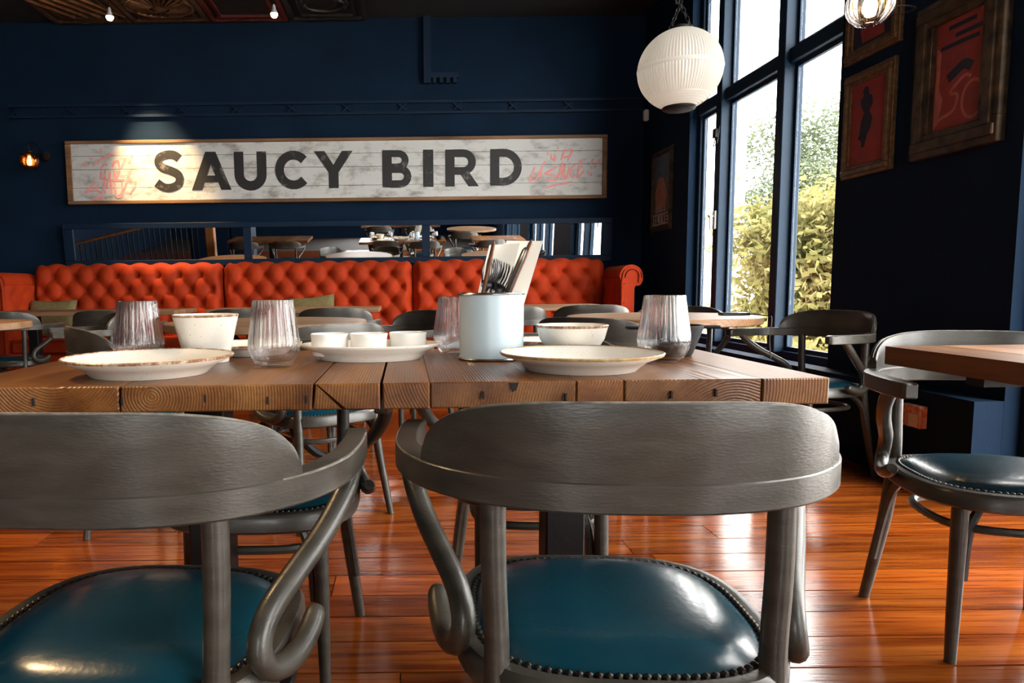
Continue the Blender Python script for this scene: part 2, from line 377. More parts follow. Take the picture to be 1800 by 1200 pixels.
        for i in range(m): vs += [q(L[i], d0), q(Rr[i], d0), q(L[i], d1), q(Rr[i], d1)]
        fs = []
        for i in range(m - 1):
            a, b = 4 * i, 4 * i + 4
            fs += [(a, a + 1, b + 1, b), (a + 2, b + 2, b + 3, a + 3), (a, b, b + 2, a + 2), (a + 1, a + 3, b + 3, b + 1)]
        e = 4 * (m - 1); fs += [(0, 2, 3, 1), (e, e + 1, e + 3, e + 2)]
        return s.add(vs, fs)
    def build(s, name, m, parent=None, world=True, label=None, kind=None):
        off = wloc(parent) if (parent is not None and world) else Vector((0, 0, 0))
        me = bpy.data.meshes.new(name)
        me.from_pydata([(v[0] - off.x, v[1] - off.y, v[2] - off.z) for v in s.v], [], s.f)
        me.polygons.foreach_set('use_smooth', s.sm); me.materials.append(M[m] if isinstance(m, str) else m); me.update(); me.set_sharp_from_angle(angle=R(40))
        o = bpy.data.objects.new(name, me); COL.objects.link(o)
        if parent is not None: o.parent = parent
        if label: o['label'] = label
        if kind: o['kind'] = kind
        return o
def tag(o, label, cat, group=None):
    o['label'] = label; o['category'] = cat
    if group: o['group'] = group
    return o
def thing(name, label, cat, loc, rz=0, group=None):
    o = bpy.data.objects.new(name, None); COL.objects.link(o); o.location = loc; o.rotation_euler = (0, 0, rz)
    return tag(o, label, cat, group)
def struct(name, loc=(0, 0, 0)):
    o = bpy.data.objects.new(name, None); COL.objects.link(o); o.location = loc; o['kind'] = 'structure'; return o
def copy_tree(o, parent=None):
    c = o.copy(); COL.objects.link(c); c.parent = parent
    for ch in list(o.children): copy_tree(ch, c)
    return c
def fixn(o):
    import bmesh
    bm = bmesh.new(); bm.from_mesh(o.data); bmesh.ops.recalc_face_normals(bm, faces=bm.faces); bm.to_mesh(o.data); bm.free(); return o

# ------------------------------------------------------------------ the room
XR, YB, ZC, XL, YF = 2.38, 7.25, 3.53, -6.6, -6.0
fl = MB().box(XL - .3, XR + .6, YF - .3, YB + .3, -.2, -.022).build('floor', 'floor_base'); fl['kind'] = 'structure'
pm = MB().box(-.5, .5, -.5, .5, -.5, .5).build('plank', 'floor', fl, world=False).data
first = COL.objects['plank']; used = False
y = -3.0; row = 0
while y < YB - .02:
    w = random.uniform(.136, .152)
    w = min(w, YB - y)
    x = XL + random.uniform(-.0, .01); cut = random.uniform(.8, 3.0)
    while x < XR - .01:
        x1 = min(x + cut, XR)
        if XR - x1 < .5: x1 = XR
        if used: o = first.copy(); COL.objects.link(o); o.parent = fl
        else: o = first; used = True
        g = .0055
        o.scale = (x1 - x - .003, w - g, .022); o.location = ((x + x1) / 2, y + w / 2, -.011 + random.uniform(-.0006, .0006))
        x = x1; cut = random.uniform(2.4, 3.6)
    y += w; row += 1
# walls
def wall(name, m='navy', *boxes):
    b = MB()
    for q in boxes: b.box(*q)
    o = b.build(name, m); o['kind'] = 'structure'; return o
wall('wall_back', 'navy', (XL - .2, XR + .5, YB, YB + .2, -.02, ZC))
wall('wall_left', 'navy', (XL - .2, XL, YF, YB, -.02, ZC))
wall('wall_front', 'navy', (XL - .2, -1.75, YF - .2, YF, -.02, ZC), (-.25, XR + .5, YF - .2, YF, -.02, ZC), (-1.75, -.25, YF - .2, YF, -.02, .5), (-1.75, -.25, YF - .2, YF, 3.1, ZC))
XO = 2.53   # outer face of the window wall
wall('wall_right', 'navy', (XR, XO, 6.08, YB, -.02, ZC), (XR, XO, 2.80, 4.0, -.02, ZC), (XR, XO, -.6, .35, -.02, ZC), (XR, XO, YF, -3.2, -.02, ZC),
     (XR, XO, 4.0, 6.08, -.02, .41), (XR, XO, 4.0, 6.08, 3.35, ZC), (XR, XO, .35, 2.8, 3.35, ZC), (XR, XO, -3.2, -.6, 3.35, ZC))
wall('trim_plinth', 'navy', (2.26, XR - .001, 2.80, YB - .001, 0.001, .43))
b_ = wall('baseboard_back', 'navy_trim', (XL + .002, -3.9, YB - .022, YB - .001, .001, .16))
ce = wall('ceiling', 'ceil', (XL - .2, XR + .5, YF - .2, YB + .2, ZC, ZC + .2))
# pressed tin tiles under the ceiling
def tin_tile(cx, cy, kind, w=.74):
    t = bpy.data.objects.new('tin_tile', None); COL.objects.link(t); t.parent = ce; t.location = (cx, cy, ZC)
    h = w / 2
    m = 'tin' if kind in (0, 1) else 'tin_dark'
    MB().box(cx - h, cx + h, cy - h, cy + h, ZC - .012, ZC - .001).build('tile_panel', 'tin_dark' if kind != 1 else 'tin_dark', t)
    fr = MB()
    for a, b2 in ((h, h - .045), (h - .10, h - .125)):
        z0 = ZC - .035
        fr.box(cx - a, cx + a, cy - a, cy - b2, z0, ZC - .011); fr.box(cx - a, cx + a, cy + b2, cy + a, z0, ZC - .011)
        fr.box(cx - a, cx - b2, cy - b2, cy + b2, z0, ZC - .011); fr.box(cx + b2, cx + a, cy - b2, cy + b2, z0, ZC - .011)
    fr.build('tile_moulding', 'tin_red' if kind == 2 else m, t)
    if kind in (1, 3):
        rx = .30 if kind == 1 else .19
        ring = [(cx + rx * math.cos(2 * PI * k / 40), cy + rx * .8 * math.sin(2 * PI * k / 40), ZC - .022) for k in range(40)]
        MB().tube(ring, .018, 8, closed=True).build('oval_ring', m, t)
        bd = MB()
        for k in range(40):
            a = 2 * PI * k / 40; bd.lathe([(.001, -.012), (.009, -.009), (.012, 0)], 6, (cx + (rx + .028) * math.cos(a), cy + (rx * .8 + .028) * math.sin(a), ZC - .012))
        bd.build('bead_border', m, t, kind='stuff')
    if kind == 1:
        fan = MB()
        for k in range(28):
            a = 2 * PI * k / 28
            p0 = (cx + .09 * math.cos(a), cy + .07 * math.sin(a), ZC - .05); p1 = (cx + .27 * math.cos(a), cy + .215 * math.sin(a), ZC - .016)
            fan.tube([p0, p1], [.006, .022], 6)
        fan.build('sunburst', m, t)
        MB().lathe([(.001, -.075), (.05, -.06), (.085, -.03), (.09, -.01)], 20, (cx, cy, ZC)).build('boss', m, t)
    if kind == 0:
        br = MB()
        for k in range(5):
            d = -.24 + .12 * k
            br.tube([(cx + d - .12, cy - .22, ZC - .02), (cx + d + .12, cy + .22, ZC - .02)], .022, 6)
        br.build('rib_relief', m, t)
    if kind == 2:
        st = MB()
        for k in range(9): st.lathe([(.001, -.035), (.03, -.028), (.034, -.01)], 8, (cx - .28 + .07 * k, cy + .295, ZC))
        st.build('rosette_row', 'tin_red', t)
for j in range(3):
    for i in range(4): tin_tile(-3.0 + .76 * i, 6.84 - .76 * j, (i + j) % 4)

# back wall trim: rail with cross motifs and a small dentil bracket
tr = MB().box(-3.9, 2.36, YB - .03, YB - .001, 2.72, 2.745).box(-3.9, 2.36, YB - .03, YB - .001, 2.615, 2.64).build('trim_1', 'navy_trim'); tr['kind'] = 'structure'
for k in range(11):
    cx = 1.623 - .5455 * k
    MB().prism([(cx - .05, 2.645), (cx - .03, 2.645), (cx + .05, 2.715), (cx + .03, 2.715)], 'Y', YB - .025, YB - .001) \
        .prism([(cx + .05, 2.645), (cx + .03, 2.645), (cx - .05, 2.715), (cx - .03, 2.715)], 'Y', YB - .0245, YB - .001).build('cross_motif', 'navy_trim', tr)
t2 = MB().box(.20, .27, YB - .06, YB - .001, 2.9, ZC - .001).box(.27, .54, YB - .05, YB - .001, 2.95, 3.0).build('trim_2', 'navy_trim'); t2['kind'] = 'structure'
for k in range(4): MB().box(.29 + .066 * k, .325 + .066 * k, YB - .055, YB - .001, 2.90, 2.95).build('dentil', 'navy_trim', t2)

# ------------------------------------------------------------------ windows
def window(name, y0, y1, z0, z1, posts, ztr, handle=True):
    w = struct(name, (XR + .12, (y0 + y1) / 2, z0))
    xi, xo = 2.42, 2.505
    f = MB(); f.cbox(xi + .03, xo, y0, y0 + .05, z0, z1).cbox(xi + .03, xo, y1 - .05, y1, z0, z1).cbox(xi + .03, xo, y0, y1, z0, z0 + .06).cbox(xi + .03, xo, y0, y1, z1 - .06, z1)
    f.build('window_frame', 'blue_frame', w)
    for p in posts: MB().cbox(xi - .02, xo + .02, p - .045, p + .045, z0 + .05, z1 - .05).build('mullion', 'blue_frame', w)
    MB().cbox(xi + .01, xo + .01, y0 + .04, y1 - .04, ztr - .045, ztr + .045).build('transom', 'blue_frame', w)
    ed = [y0 + .05] + [q for p in posts for q in (p - .045, p + .045)] + [y1 - .05]
    for i in range(0, len(ed), 2):
        a, b2 = ed[i], ed[i + 1]
        for (c, d) in ((z0 + .06, ztr - .045), (ztr + .045, z1 - .06)):
            s_ = MB(); q = .028; x0, x1 = 2.472, 2.498
            s_.box(x0, x1, a, a + q, c, d).box(x0, x1, b2 - q, b2, c, d).box(x0, x1, a + q, b2 - q, c, c + q).box(x0, x1, a + q, b2 - q, d - q, d)
            s_.build('sash', 'blue_frame', w)
            MB().box(2.48, 2.486, a + .03, b2 - .03, c + .03, d - .03).build('pane', 'pane', w)
    return w
w1 = window('window_1', 4.0, 6.08, .41, 3.35, (4.68, 5.58), 2.33)
window('window_2', .35, 2.80, .05, 3.35, (1.16, 1.98), 2.33)
window('window_3', -3.2, -.6, .05, 3.35, (-2.33, -1.47), 2.33)
w4 = struct('window_4', (-1.0, YF - .1, .5))
f = MB(); f.cbox(-1.75, -1.69, YF - .14, YF - .05, .5, 3.1).cbox(-.31, -.25, YF - .14, YF - .05, .5, 3.1).cbox(-1.69, -.31, YF - .14, YF - .05, .5, .56).cbox(-1.69, -.31, YF - .14, YF - .05, 3.04, 3.1)
f.build('window_frame', 'blue_frame', w4)
MB().cbox(-1.045, -.955, YF - .15, YF - .04, .55, 3.05).build('mullion', 'blue_frame', w4)
for x in (-1.70, -.96): MB().box(x, x + .66, YF - .1, YF - .094, .55, 3.05).build('pane', 'pane', w4)
hd = MB().cbox(2.385, 2.40, 5.555, 5.60, 1.33, 1.47, .003).tube([(2.385, 5.578, 1.43), (2.345, 5.578, 1.43)], .010, 8).tube([(2.345, 5.578, 1.435), (2.345, 5.54, 1.425), (2.345, 5.535, 1.32)], .009, 8)
hd.build('window_handle', 'sensor', w1, label='white lever handle')
MB().cbox(2.37, 2.40, 5.56, 5.61, 2.02, 2.09, .004).tube([(2.385, 5.585, 2.03), (2.36, 5.56, 1.95), (2.37, 5.52, 1.97), (2.395, 5.54, 2.1)], .004, 6).build('window_restrictor', 'iron', w1)

# ------------------------------------------------------------------ outside
g_ = MB().box(XO + .02, 60, -40, 60, -.8, -.6).build('ground_outside', 'paving'); g_['kind'] = 'structure'
bl = thing('building', 'white rendered building standing outside beyond the window', 'building', (4.7, 15.2, -.6))
MB().box(3.1, 6.35, 13.5, 17, -.6, 9).build('wall', 'render_white', bl)
for k in range(3): MB().box(3.5 + .75 * k, 3.95 + .75 * k, 13.47, 13.52, 1.5, 2.9).build('window', 'phone', bl)
def tree(loc, r, h, n, m, label, name='garden_tree'):
    t = thing(name, label, 'tree', loc)
    MB().tube([(loc[0], loc[1], loc[2]), (loc[0] + .1, loc[1], loc[2] + h * .5), (loc[0], loc[1], loc[2] + h)], [.12, .09, .04], 8).build('trunk', 'bark', t)
    rnd = random.Random(int(r * 1000 + loc[0] * 77)); b = MB(); vs = []; fs = []
    cl = [(rnd.gauss(0, .45), rnd.gauss(0, .45), rnd.uniform(-.75, .75)) for _ in range(26)]
    for i in range(n):
        c = rnd.choice(cl); q = Vector((c[0] + rnd.gauss(0, .2), c[1] + rnd.gauss(0, .2), c[2] + rnd.gauss(0, .16))) * r
        p = Vector(loc) + Vector((0, 0, h)) + q
        u = Vector((rnd.gauss(0, 1), rnd.gauss(0, 1), rnd.gauss(0, 1))).normalized(); v = u.orthogonal().normalized()
        s_ = rnd.uniform(.04, .085); k = len(vs)
        vs += [p - u * s_, p + v * s_ * .6, p + u * s_, p - v * s_ * .6]; fs.append((k, k + 1, k + 2, k + 3))
    b.add(vs, fs); b.build('foliage', m, t, kind='stuff')
tree((6.55, 10.6, -.6), 1.5, 1.5, 26000, 'leaf_yellow', 'yellow-green leafy tree close outside the right window pane')
tree((4.15, 7.4, -.6), .5, .4, 6000, 'leaf_yellow', 'low yellow-green bush at the foot of the window view', 'garden_bush')
tree((10.6, 19.8, -.6), 2.5, 3.9, 20000, 'leaf_green', 'tall pale green tree furthest beyond the middle pane')
tree((9.2, 13.6, -.6), 1.9, 1.9, 20000, 'leaf_yellow', 'yellowing tree behind the nearest one at the right')

# ------------------------------------------------------------------ chair
def chair_proto():
    t = thing('bentwood_armchair', '', 'chair', (0, 0, 0))
    half = [(0, -.185), (.07, -.182), (.14, -.166), (.208, -.130), (.264, -.068), (.292, .005), (.299, .08), (.297, .155), (.289, .215)]
    pts = [(-x, y, 0) for x, y in half[:0:-1]] + [(x, y, 0) for x, y in half]
    C = catmull(pts, 6); m = len(C)
    T = [(C[min(i + 1, m - 1)] - C[max(i - 1, 0)]).normalized() for i in range(m)]
    Nn = [Vector((q.y, -q.x, 0)) for q in T]     # outward
    z0, z1, hw, c = .642, .681, .0175, .003
    prof = [(-hw + c, z0), (hw - c, z0), (hw, z0 + c), (hw, z1 - c), (hw - c * .7, z1 - c * .25), (hw - c * 1.4, z1), (-hw + c, z1), (-hw, z1 - c), (-hw, z0 + c)]
    rows = []
    for i in range(m):
        e = min(i, m - 1 - i); s_ = {0: .72, 1: .93}.get(e, 1)
        zc = (z0 + z1) / 2
        rows.append([C[i] + Nn[i] * (a * s_) + Vector((0, 0, zc + (b - zc) * s_)) for a, b in prof])
    b = MB().grid(rows, True, True); k = len(prof)
    b.f += [tuple(range(k)), tuple((m - 1) * k + q for q in range(k))[::-1]]; b.sm += [False, False]
    fixn(b.build('arm_rail', 'chair', t))
    # wear plus painted rim highlight along the top outer edge of the arms
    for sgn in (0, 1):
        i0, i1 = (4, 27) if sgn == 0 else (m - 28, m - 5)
        MB().tube([C[i] + Nn[i] * (hw - .0022) + Vector((0, 0, z1 - .0022)) for i in range(i0, i1)], .0019, 5).build('worn_highlight_edge', 'worn_highlight', t)
    # backrest panel standing on the rail
    S_ = [0]
    for i in range(1, m): S_.append(S_[-1] + (C[i] - C[i - 1]).length)
    mid = S_[-1] / 2; half_len = next(abs(S_[i] - mid) for i in range(m) if C[i].x > -.258)
    ns, nv = 44, 5; outer = []; inner = []
    def at(s_):
        for i in range(m - 1):
            if S_[i + 1] >= s_:
                f = (s_ - S_[i]) / (S_[i + 1] - S_[i]); return C[i].lerp(C[i + 1], f), Nn[i].lerp(Nn[i + 1], f).normalized()
        return C[-1], Nn[-1]
    for i in range(ns + 1):
        u = math.sin((i / ns - .5) * PI)          # denser at the rounded ends
        p, n_ = at(mid + u * half_len)
        h = .093 * max(0, 1 - abs(u) ** 3.4) ** (1 / 2.1)
        col_o = []; col_i = []
        for j in range(nv + 1):
            z = .679 + (h + .002) * j / nv; lean = .006 * (j / nv) * (h / .093)
            e = .0025 if j == nv else 0
            col_o.append(p + n_ * (.0160 + lean - e) + Vector((0, 0, z))); col_i.append(p + n_ * (-.003 + lean + e) + Vector((0, 0, z)))
        outer.append(col_o + col_i[::-1])
    b = MB().grid(outer, True, True); fixn(b.build('backrest', 'chair', t))
    MB().tube([(outer[i][nv] + outer[i][nv + 1]) / 2 + Vector((0, 0, .0008)) for i in range(3, ns - 2)], .0016, 5).build('worn_highlight_edge', 'worn_highlight', t)  # backrest top: wear, with its rim highlight put into the pale colour
    # back legs (posts) and front legs
    for s_ in (-1, 1):
        P = catmull([(s_ * .176, -.146, .650), (s_ * .175, -.147, .55), (s_ * .171, -.150, .42), (s_ * .178, -.168, .26), (s_ * .195, -.192, .10), (s_ * .206, -.208, 0)], 4)
        MB().tube(P, [.0165] * 9 + [.0175] * 4 + [.0165 - .003 * k / 7 for k in range(len(P) - 13)], 12).build('leg', 'chair', t)
        P = [(s_ * .145, .145, .402), (s_ * .146, .147, .30), (s_ * .148, .150, .12), (s_ * .150, .154, 0)]
        MB().tube(P, [.018, .0175, .015, .0125], 12).build('leg', 'chair', t)
    # arm supports with the hooked end
    for s_ in (-1, 1):
        P = catmull([(s_ * x, y, z) for x, y, z in [(.297, .125, .652), (.292, .085, .612), (.27, .025, .566), (.244, -.032, .532), (.221, -.082, .500), (.213, -.108, .466),
                                                    (.219, -.104, .436), (.231, -.074, .419), (.242, -.03, .417), (.249, .012, .427), (.252, .045, .443)]], 5)
        MB().tube(P, [.0165] * (len(P) - 4) + [.016, .0155, .0145, .012], 12).build('arm_support', 'chair', t)
    # seat
    def outl(a, ax, ay, n=3.0):
        cs, sn = math.cos(a), math.sin(a)
        r = (abs(cs / ax) ** n + abs(sn / ay) ** n) ** (-1 / n)
        return r * cs, r * sn
    NS = 48; cy = .015
    prof = [(-.045, .390), (-.006, .388), (0, .394), (0, .422), (-.006, .430), (-.018, .432), (-.03, .426), (-.05, .426)]
    rows = []
    for d, z in prof:
        rows.append([Vector((*[q + w for q, w in zip(outl(2 * PI * k / NS, .226 + d, .218 + d), (0, cy))], z)) for k in range(NS)])
    MB().grid(rows + [rows[0]], True, True).build('seat_ring', 'chair', t)
    rows = []
    for k2 in range(13):
        q = k2 / 12
        rr = .196 * q; zz = .430 + .026 * (1 - q ** 5) if k2 < 12 else .427
        rows.append([Vector((*[a + w for a, w in zip(outl(2 * PI * k / NS, max(rr, .0005), max(rr * .188 / .196, .0005)), (0, cy))], zz)) for k in range(NS)])
    fixn(MB().grid(rows, True, True).build('seat_pad', 'leather', t))
    nb = MB()
    for k in range(104):
        x, y = outl(2 * PI * k / 104, .1975, .1895)
        nb.lathe([(.0058, -.001), (.005, .0028), (.0022, .0048), (.0003, .005)], 7, (x, y + cy, .4295))
    nb.build('nail_trim', 'nail', t, kind='stuff')
    # hoop stretcher and bent braces
    MB().tube([(*outl(2 * PI * k / 40, .158, .150), .325) for k in range(40)], .0105, 8, closed=True).build('hoop_stretcher', 'chair', t)
    for s_ in (-1, 1):
        P = catmull([(s_ * .200, -.178, .13), (s_ * .186, -.158, .26), (s_ * .175, -.13, .345), (s_ * .165, -.07, .39), (s_ * .16, -.02, .398)], 4)
        MB().tube(P, .0115, 8).build('brace', 'chair', t)
        P = catmull([(s_ * .128, .138, .20), (s_ * .118, .13, .31), (s_ * .09, .12, .375), (s_ * .04, .115, .397)], 4)
        MB().tube(P, .0105, 8).build('brace', 'chair', t)
    return t
CH = chair_proto(); _first = [True]
def chair(x, y, deg, label, group=None):
    if _first[0]: o = CH; _first[0] = False
    else: o = copy_tree(CH)
    o.location = (x, y, 0); o.rotation_euler = (0, 0, R(deg)); o['label'] = label
    if group: o['group'] = group
    elif 'group' in o: del o['group']
    return o
GA = 'grey bentwood armchairs'
chair(.292, 1.005, -4, 'grey bentwood armchair with teal seat in the centre foreground, back to us', GA)
chair(-.392, .980, -5, 'grey bentwood armchair with teal seat cut off at bottom left foreground', GA)
chair(-.345, 1.702, 180, 'grey armchair facing us under the left half of the laid table', GA)
chair(.33, 1.84, 178, 'grey armchair facing us under the right half of the laid table', GA)
chair(1.475, 1.74, 167, 'grey armchair pushed under the table at the right edge', GA)
chair(1.93, 3.40, 108, 'dark armchair by the window facing left, in front of the wall of red pictures', GA)
chair(.86, 3.14, -42, 'grey armchair on the near side of the round table by the window', GA)
chair(1.62, 4.27, 152, 'grey armchair on the far side of the round table by the window', GA)
chair(-.36, 2.85, 36, 'grey armchair at the near right of the middle round table', GA)
chair(-1.13, 2.83, -56, 'dark armchair at the near left of the middle round table', GA)
chair(.0, 4.08, 126, 'dark armchair at the far right of the middle round table', GA)
chair(-1.98, 4.42, 118, 'armchair beside the left round table, its arm catching light', GA)
chair(-2.86, 5.12, 2, 'leftmost armchair drawn up to the table before the red banquette', GA)
chair(-2.12, 5.18, -3, 'armchair behind the left drinking glass, at the banquette table', GA)
chair(-1.16, 5.12, 3, 'armchair left of centre at the middle banquette table', GA)
chair(-.50, 5.14, -2, 'armchair right of centre at the middle banquette table', GA)
chair(.70, 5.0, 4, 'shiny grey armchair behind the cutlery tin at the banquette table', GA)
chair(1.32, 5.14, -4, 'rightmost armchair at the banquette table near the scrolled sofa arm', GA)

# ------------------------------------------------------------------ plank tables
def plank_table(name, label, x0, x1, y0, y1, polys, group=None, thick=.0445, col_off=(0, 0)):
    cx, cy = (x0 + x1) / 2, (y0 + y1) / 2
    t = thing(name, label, 'table', (cx, cy, 0), 0, group)
    zt = .75; zb = zt - thick
    for p in polys:
        b = MB(); n = len(p); c = .0022
        # extruded polygon with a small chamfer at both ends
        cxp = sum(q[0] for q in p) / n; czp = sum(q[1] for q in p) / n
        def sh(q, a): return (q[0] + (a if q[0] < cxp else -a), q[1] + (a if q[1] < czp else -a))
        rings = [[(*sh(q, c),) for q in p], p, p, [(*sh(q, c),) for q in p]]
        ys = [y0, y0 + c, y1 - c, y1]; e = random.uniform(0, .003); ys[0] += e; ys[1] += e
        vs = [(q[0], yy, q[1]) for rg, yy in zip(rings, ys) for q in rg]
        fs = [tuple(range(n)), tuple(range(3 * n, 4 * n))[::-1]] + [(r * n + i, r * n + (i + 1) % n, (r + 1) * n + (i + 1) % n, (r + 1) * n + i) for r in range(3) for i in range(n)]
        b.add(vs, fs); fixn(b.build('board', 'table', t))
    ub = MB().box(x0 + .05, x1 - .05, y0 + .20, y0 + .25, zb - .02, zb).box(x0 + .05, x1 - .05, y1 - .25, y1 - .20, zb - .025, zb).box(cx - .06, cx + .06, y0 + .25, y1 - .25, zb - .018, zb)
    ub.build('under_frame', 'iron', t)
    MB().cbox(cx - .042, cx + .042, cy - .042, cy + .042, .02, zb - .018, .004).build('pedestal', 'iron', t)
    MB().cbox(cx - .16, cx + .16, cy - .18, cy + .18, .001, .021, .006).build('base_plate', 'iron', t)
    return t
zt, zb = .75, .7055
def rect(a, b): return [(a, zb), (b, zb), (b, zt), (a, zt)]
g = .0012
tl = plank_table('plank_table', 'thick oak plank table laid for dinner, left of the gap', -.81, -.046, 1.185, 1.85,
    [rect(-.81, -.487), [(-.484, zb), (-.162, zb), (-.1585, zt), (-.4815, zt)],
     [(-.159, zb), (-.110, zb), (-.1545, zt)], [(-.105, zb), (-.046, zb), (-.046, zt), (-.151, zt)]])
tr_ = plank_table('plank_table', 'thick oak plank table laid for dinner, right of the gap', -.041, .712, 1.187, 1.852,
    [rect(-.041, .038), rect(.038 + g, .285), rect(.285 + g, .366), rect(.366 + g, .598), rect(.598 + g, .712)])
for t, xs in ((tl, (-.63, -.48, -.34, -.235, -.17)), (tr_, (.128, .267, .445, .52))):
    for x in xs:
        q = random.uniform(.716, .722); MB().box(x - .0016, x + .0016, 1.183, 1.2, q, q + .013).build('nail_slot', 'crack', t)
b = MB().prism([(.172, .7485), (.188, .7485), (.184, .736), (.178, .733)], 'Y', 1.1855, 1.2).build('chipped_hole', 'crack', tr_)
MB().prism([(.365, .707), (.378, .707), (.372, .716)], 'Y', 1.1855, 1.2).build('chipped_hole', 'crack', tr_)
plank_table('plank_table', 'thick oak plank table cut off at the right edge of the picture', 1.195, 2.11, 1.05, 1.77,
    [rect(1.195, 1.33), rect(1.33 + g, 1.545), rect(1.5475, 1.75), rect(1.75 + g, 1.93), rect(1.93 + g, 2.11)])
def wall_table(x0, x1, y0, y1, label):
    n = 4; w = (y1 - y0) / n; cx = (x0 + x1) / 2; cy = (y0 + y1) / 2
    t = thing('banquette_table', label, 'table', (cx, cy, 0), 0, 'tables along the banquette')
    for k in range(n): MB().cbox(x0, x1, y0 + w * k + .001, y0 + w * (k + 1) - .001, .712, .75, .003).build('board', 'table_far', t)
    for xx in (x0 + .3, x1 - .3):
        MB().cbox(xx - .04, xx + .04, cy - .04, cy + .04, .02, .712).build('pedestal', 'iron', t)
        MB().cbox(xx - .18, xx + .18, cy - .22, cy + .22, .001, .021, .005).build('base_plate', 'iron', t)
wall_table(-3.45, -1.86, 5.72, 6.34, 'long wooden table at the left end of the red banquette')
wall_table(-1.62, -.22, 5.76, 6.38, 'long wooden table before the middle of the red banquette')
wall_table(.45, 1.62, 5.62, 6.24, 'wooden table before the right end of the red banquette')
def round_table(x, y, r, label):
    t = thing('round_table', label, 'table', (x, y, 0), 0, 'round pedestal tables')
    MB().lathe([(.001, .712), (r - .006, .712), (r, .716), (r, .745), (r - .005, .75), (.001, .75)], 64, (x, y, 0)).build('tabletop', 'table_far', t)
    MB().lathe([(.10, .70), (.10, .712)], 20, (x, y, 0), capb=True).build('top_plate', 'iron', t)
    MB().lathe([(.035, .03), (.032, .2), (.045, .24), (.03, .28), (.03, .55), (.05, .6), (.06, .70)], 16, (x, y, 0)).build('pedestal', 'iron', t)
    for k in range(3):
        a = 2 * PI * k / 3 + .5; c, s_ = math.cos(a), math.sin(a)
        MB().tube(catmull([(x + .03 * c, y + .03 * s_, .22), (x + .13 * c, y + .13 * s_, .16), (x + .24 * c, y + .24 * s_, .05), (x + .31 * c, y + .31 * s_, .018)], 4), [.024] * 9 + [.02, .018, .016, .016], 8).build('foot', 'iron', t)
        MB().tube(catmull([(x + .03 * c, y + .03 * s_, .50), (x + .12 * c, y + .12 * s_, .56), (x + .22 * c, y + .22 * s_, .66), (x + .30 * c, y + .30 * s_, .706)], 4), .014, 8).build('bracket', 'iron', t)
    return t
round_table(1.31, 3.66, .475, 'round wooden table by the tall window')
round_table(-.70, 3.58, .50, 'round wooden table in the middle behind the laid plates')
round_table(-2.56, 3.80, .50, 'round wooden table at the far left edge')

# ------------------------------------------------------------------ banquette
def tuft(x, v, sx=.2, sy=.132, A=.088):
    p = x / sx + v / (2 * sy); q = x / sx - v / (2 * sy)
    a, b = abs(math.sin(PI * p)), abs(math.sin(PI * q))
    # distance to the nearest button of the staggered grid
    i = round(v / sy); best = 9
    for r_ in (i - 1, i, i + 1):
        o = (r_ % 2) * .5; k = round(x / sx - o); d = math.hypot(x - (k + o) * sx, (v - r_ * sy)); best = min(best, d)
    return A * (.76 * (1 - math.exp(-best / .034)) + .24 * (a * b) ** .45)
def back_profile(v):
    """v: length up the face from the seat; returns (depth from wall plane, z) and normal"""
    H = .60; r = .075
    if v <= H: return (0, .47 + v), (-1, 0)
    a = min((v - H) / r, PI * .95); return (r - r * math.cos(a), .47 + H + r * math.sin(a)), (-math.cos(a), math.sin(a))
sofa = thing('tufted_banquette', 'long orange-red tufted velvet banquette along the back wall', 'sofa', (-.85, 6.8, 0))
secs = [(-3.62, -1.785), (-1.775, .062), (.072, 1.935)]
for (a, b) in secs:
    rows = []; nx = int((b - a) / .0125); vmax = .60 + .075 * PI * .9; nv = 60
    w = b - a; cols = round(w / .2); sx = w / cols
    for j in range(nv + 1):
        v = vmax * j / nv; (dy, z), (ny, nz) = back_profile(v); row = []
        for i in range(nx + 1):
            x = a + w * i / nx
            edge = min(1, min(i, nx - i) * w / nx / .06)
            hgt = tuft(x - a, v - .05, sx) * (.35 + .65 * edge)
            fade = 1 if v < .6 else max(.0, 1 - (v - .6) / .14) * .75 + .25
            hgt = hgt * fade - (.03 * (1 - edge) ** 2)
            row.append((x, 6.985 + dy + ny * hgt, z + nz * hgt))
        rows.append(row)
    MB().grid(rows).build('back_section', 'velvet', sofa)
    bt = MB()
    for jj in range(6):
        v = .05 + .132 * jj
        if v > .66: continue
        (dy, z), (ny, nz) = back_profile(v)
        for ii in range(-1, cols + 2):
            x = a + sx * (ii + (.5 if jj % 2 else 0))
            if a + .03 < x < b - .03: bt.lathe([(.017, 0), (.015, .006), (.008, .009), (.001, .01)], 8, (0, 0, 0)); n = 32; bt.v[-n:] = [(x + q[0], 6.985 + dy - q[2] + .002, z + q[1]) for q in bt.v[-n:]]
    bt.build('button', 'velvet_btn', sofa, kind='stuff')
    MB().cbox(a + .003, b - .003, 6.46, 7.0, .33, .47, .03).build('seat_cushion', 'velvet', sofa)
MB().box(-3.62, 1.935, 7.06, 7.235, .02, 1.08).build('back_frame', 'velvet', sofa)
MB().box(-3.6, 1.92, 6.50, 7.06, .08, .33).build('seat_base', 'velvet', sofa)
for k in range(7): MB().lathe([(.02, .001), (.028, .08)], 10, (-3.4 + .86 * k, 6.56, 0)).build('foot', 'dark_wood', sofa)
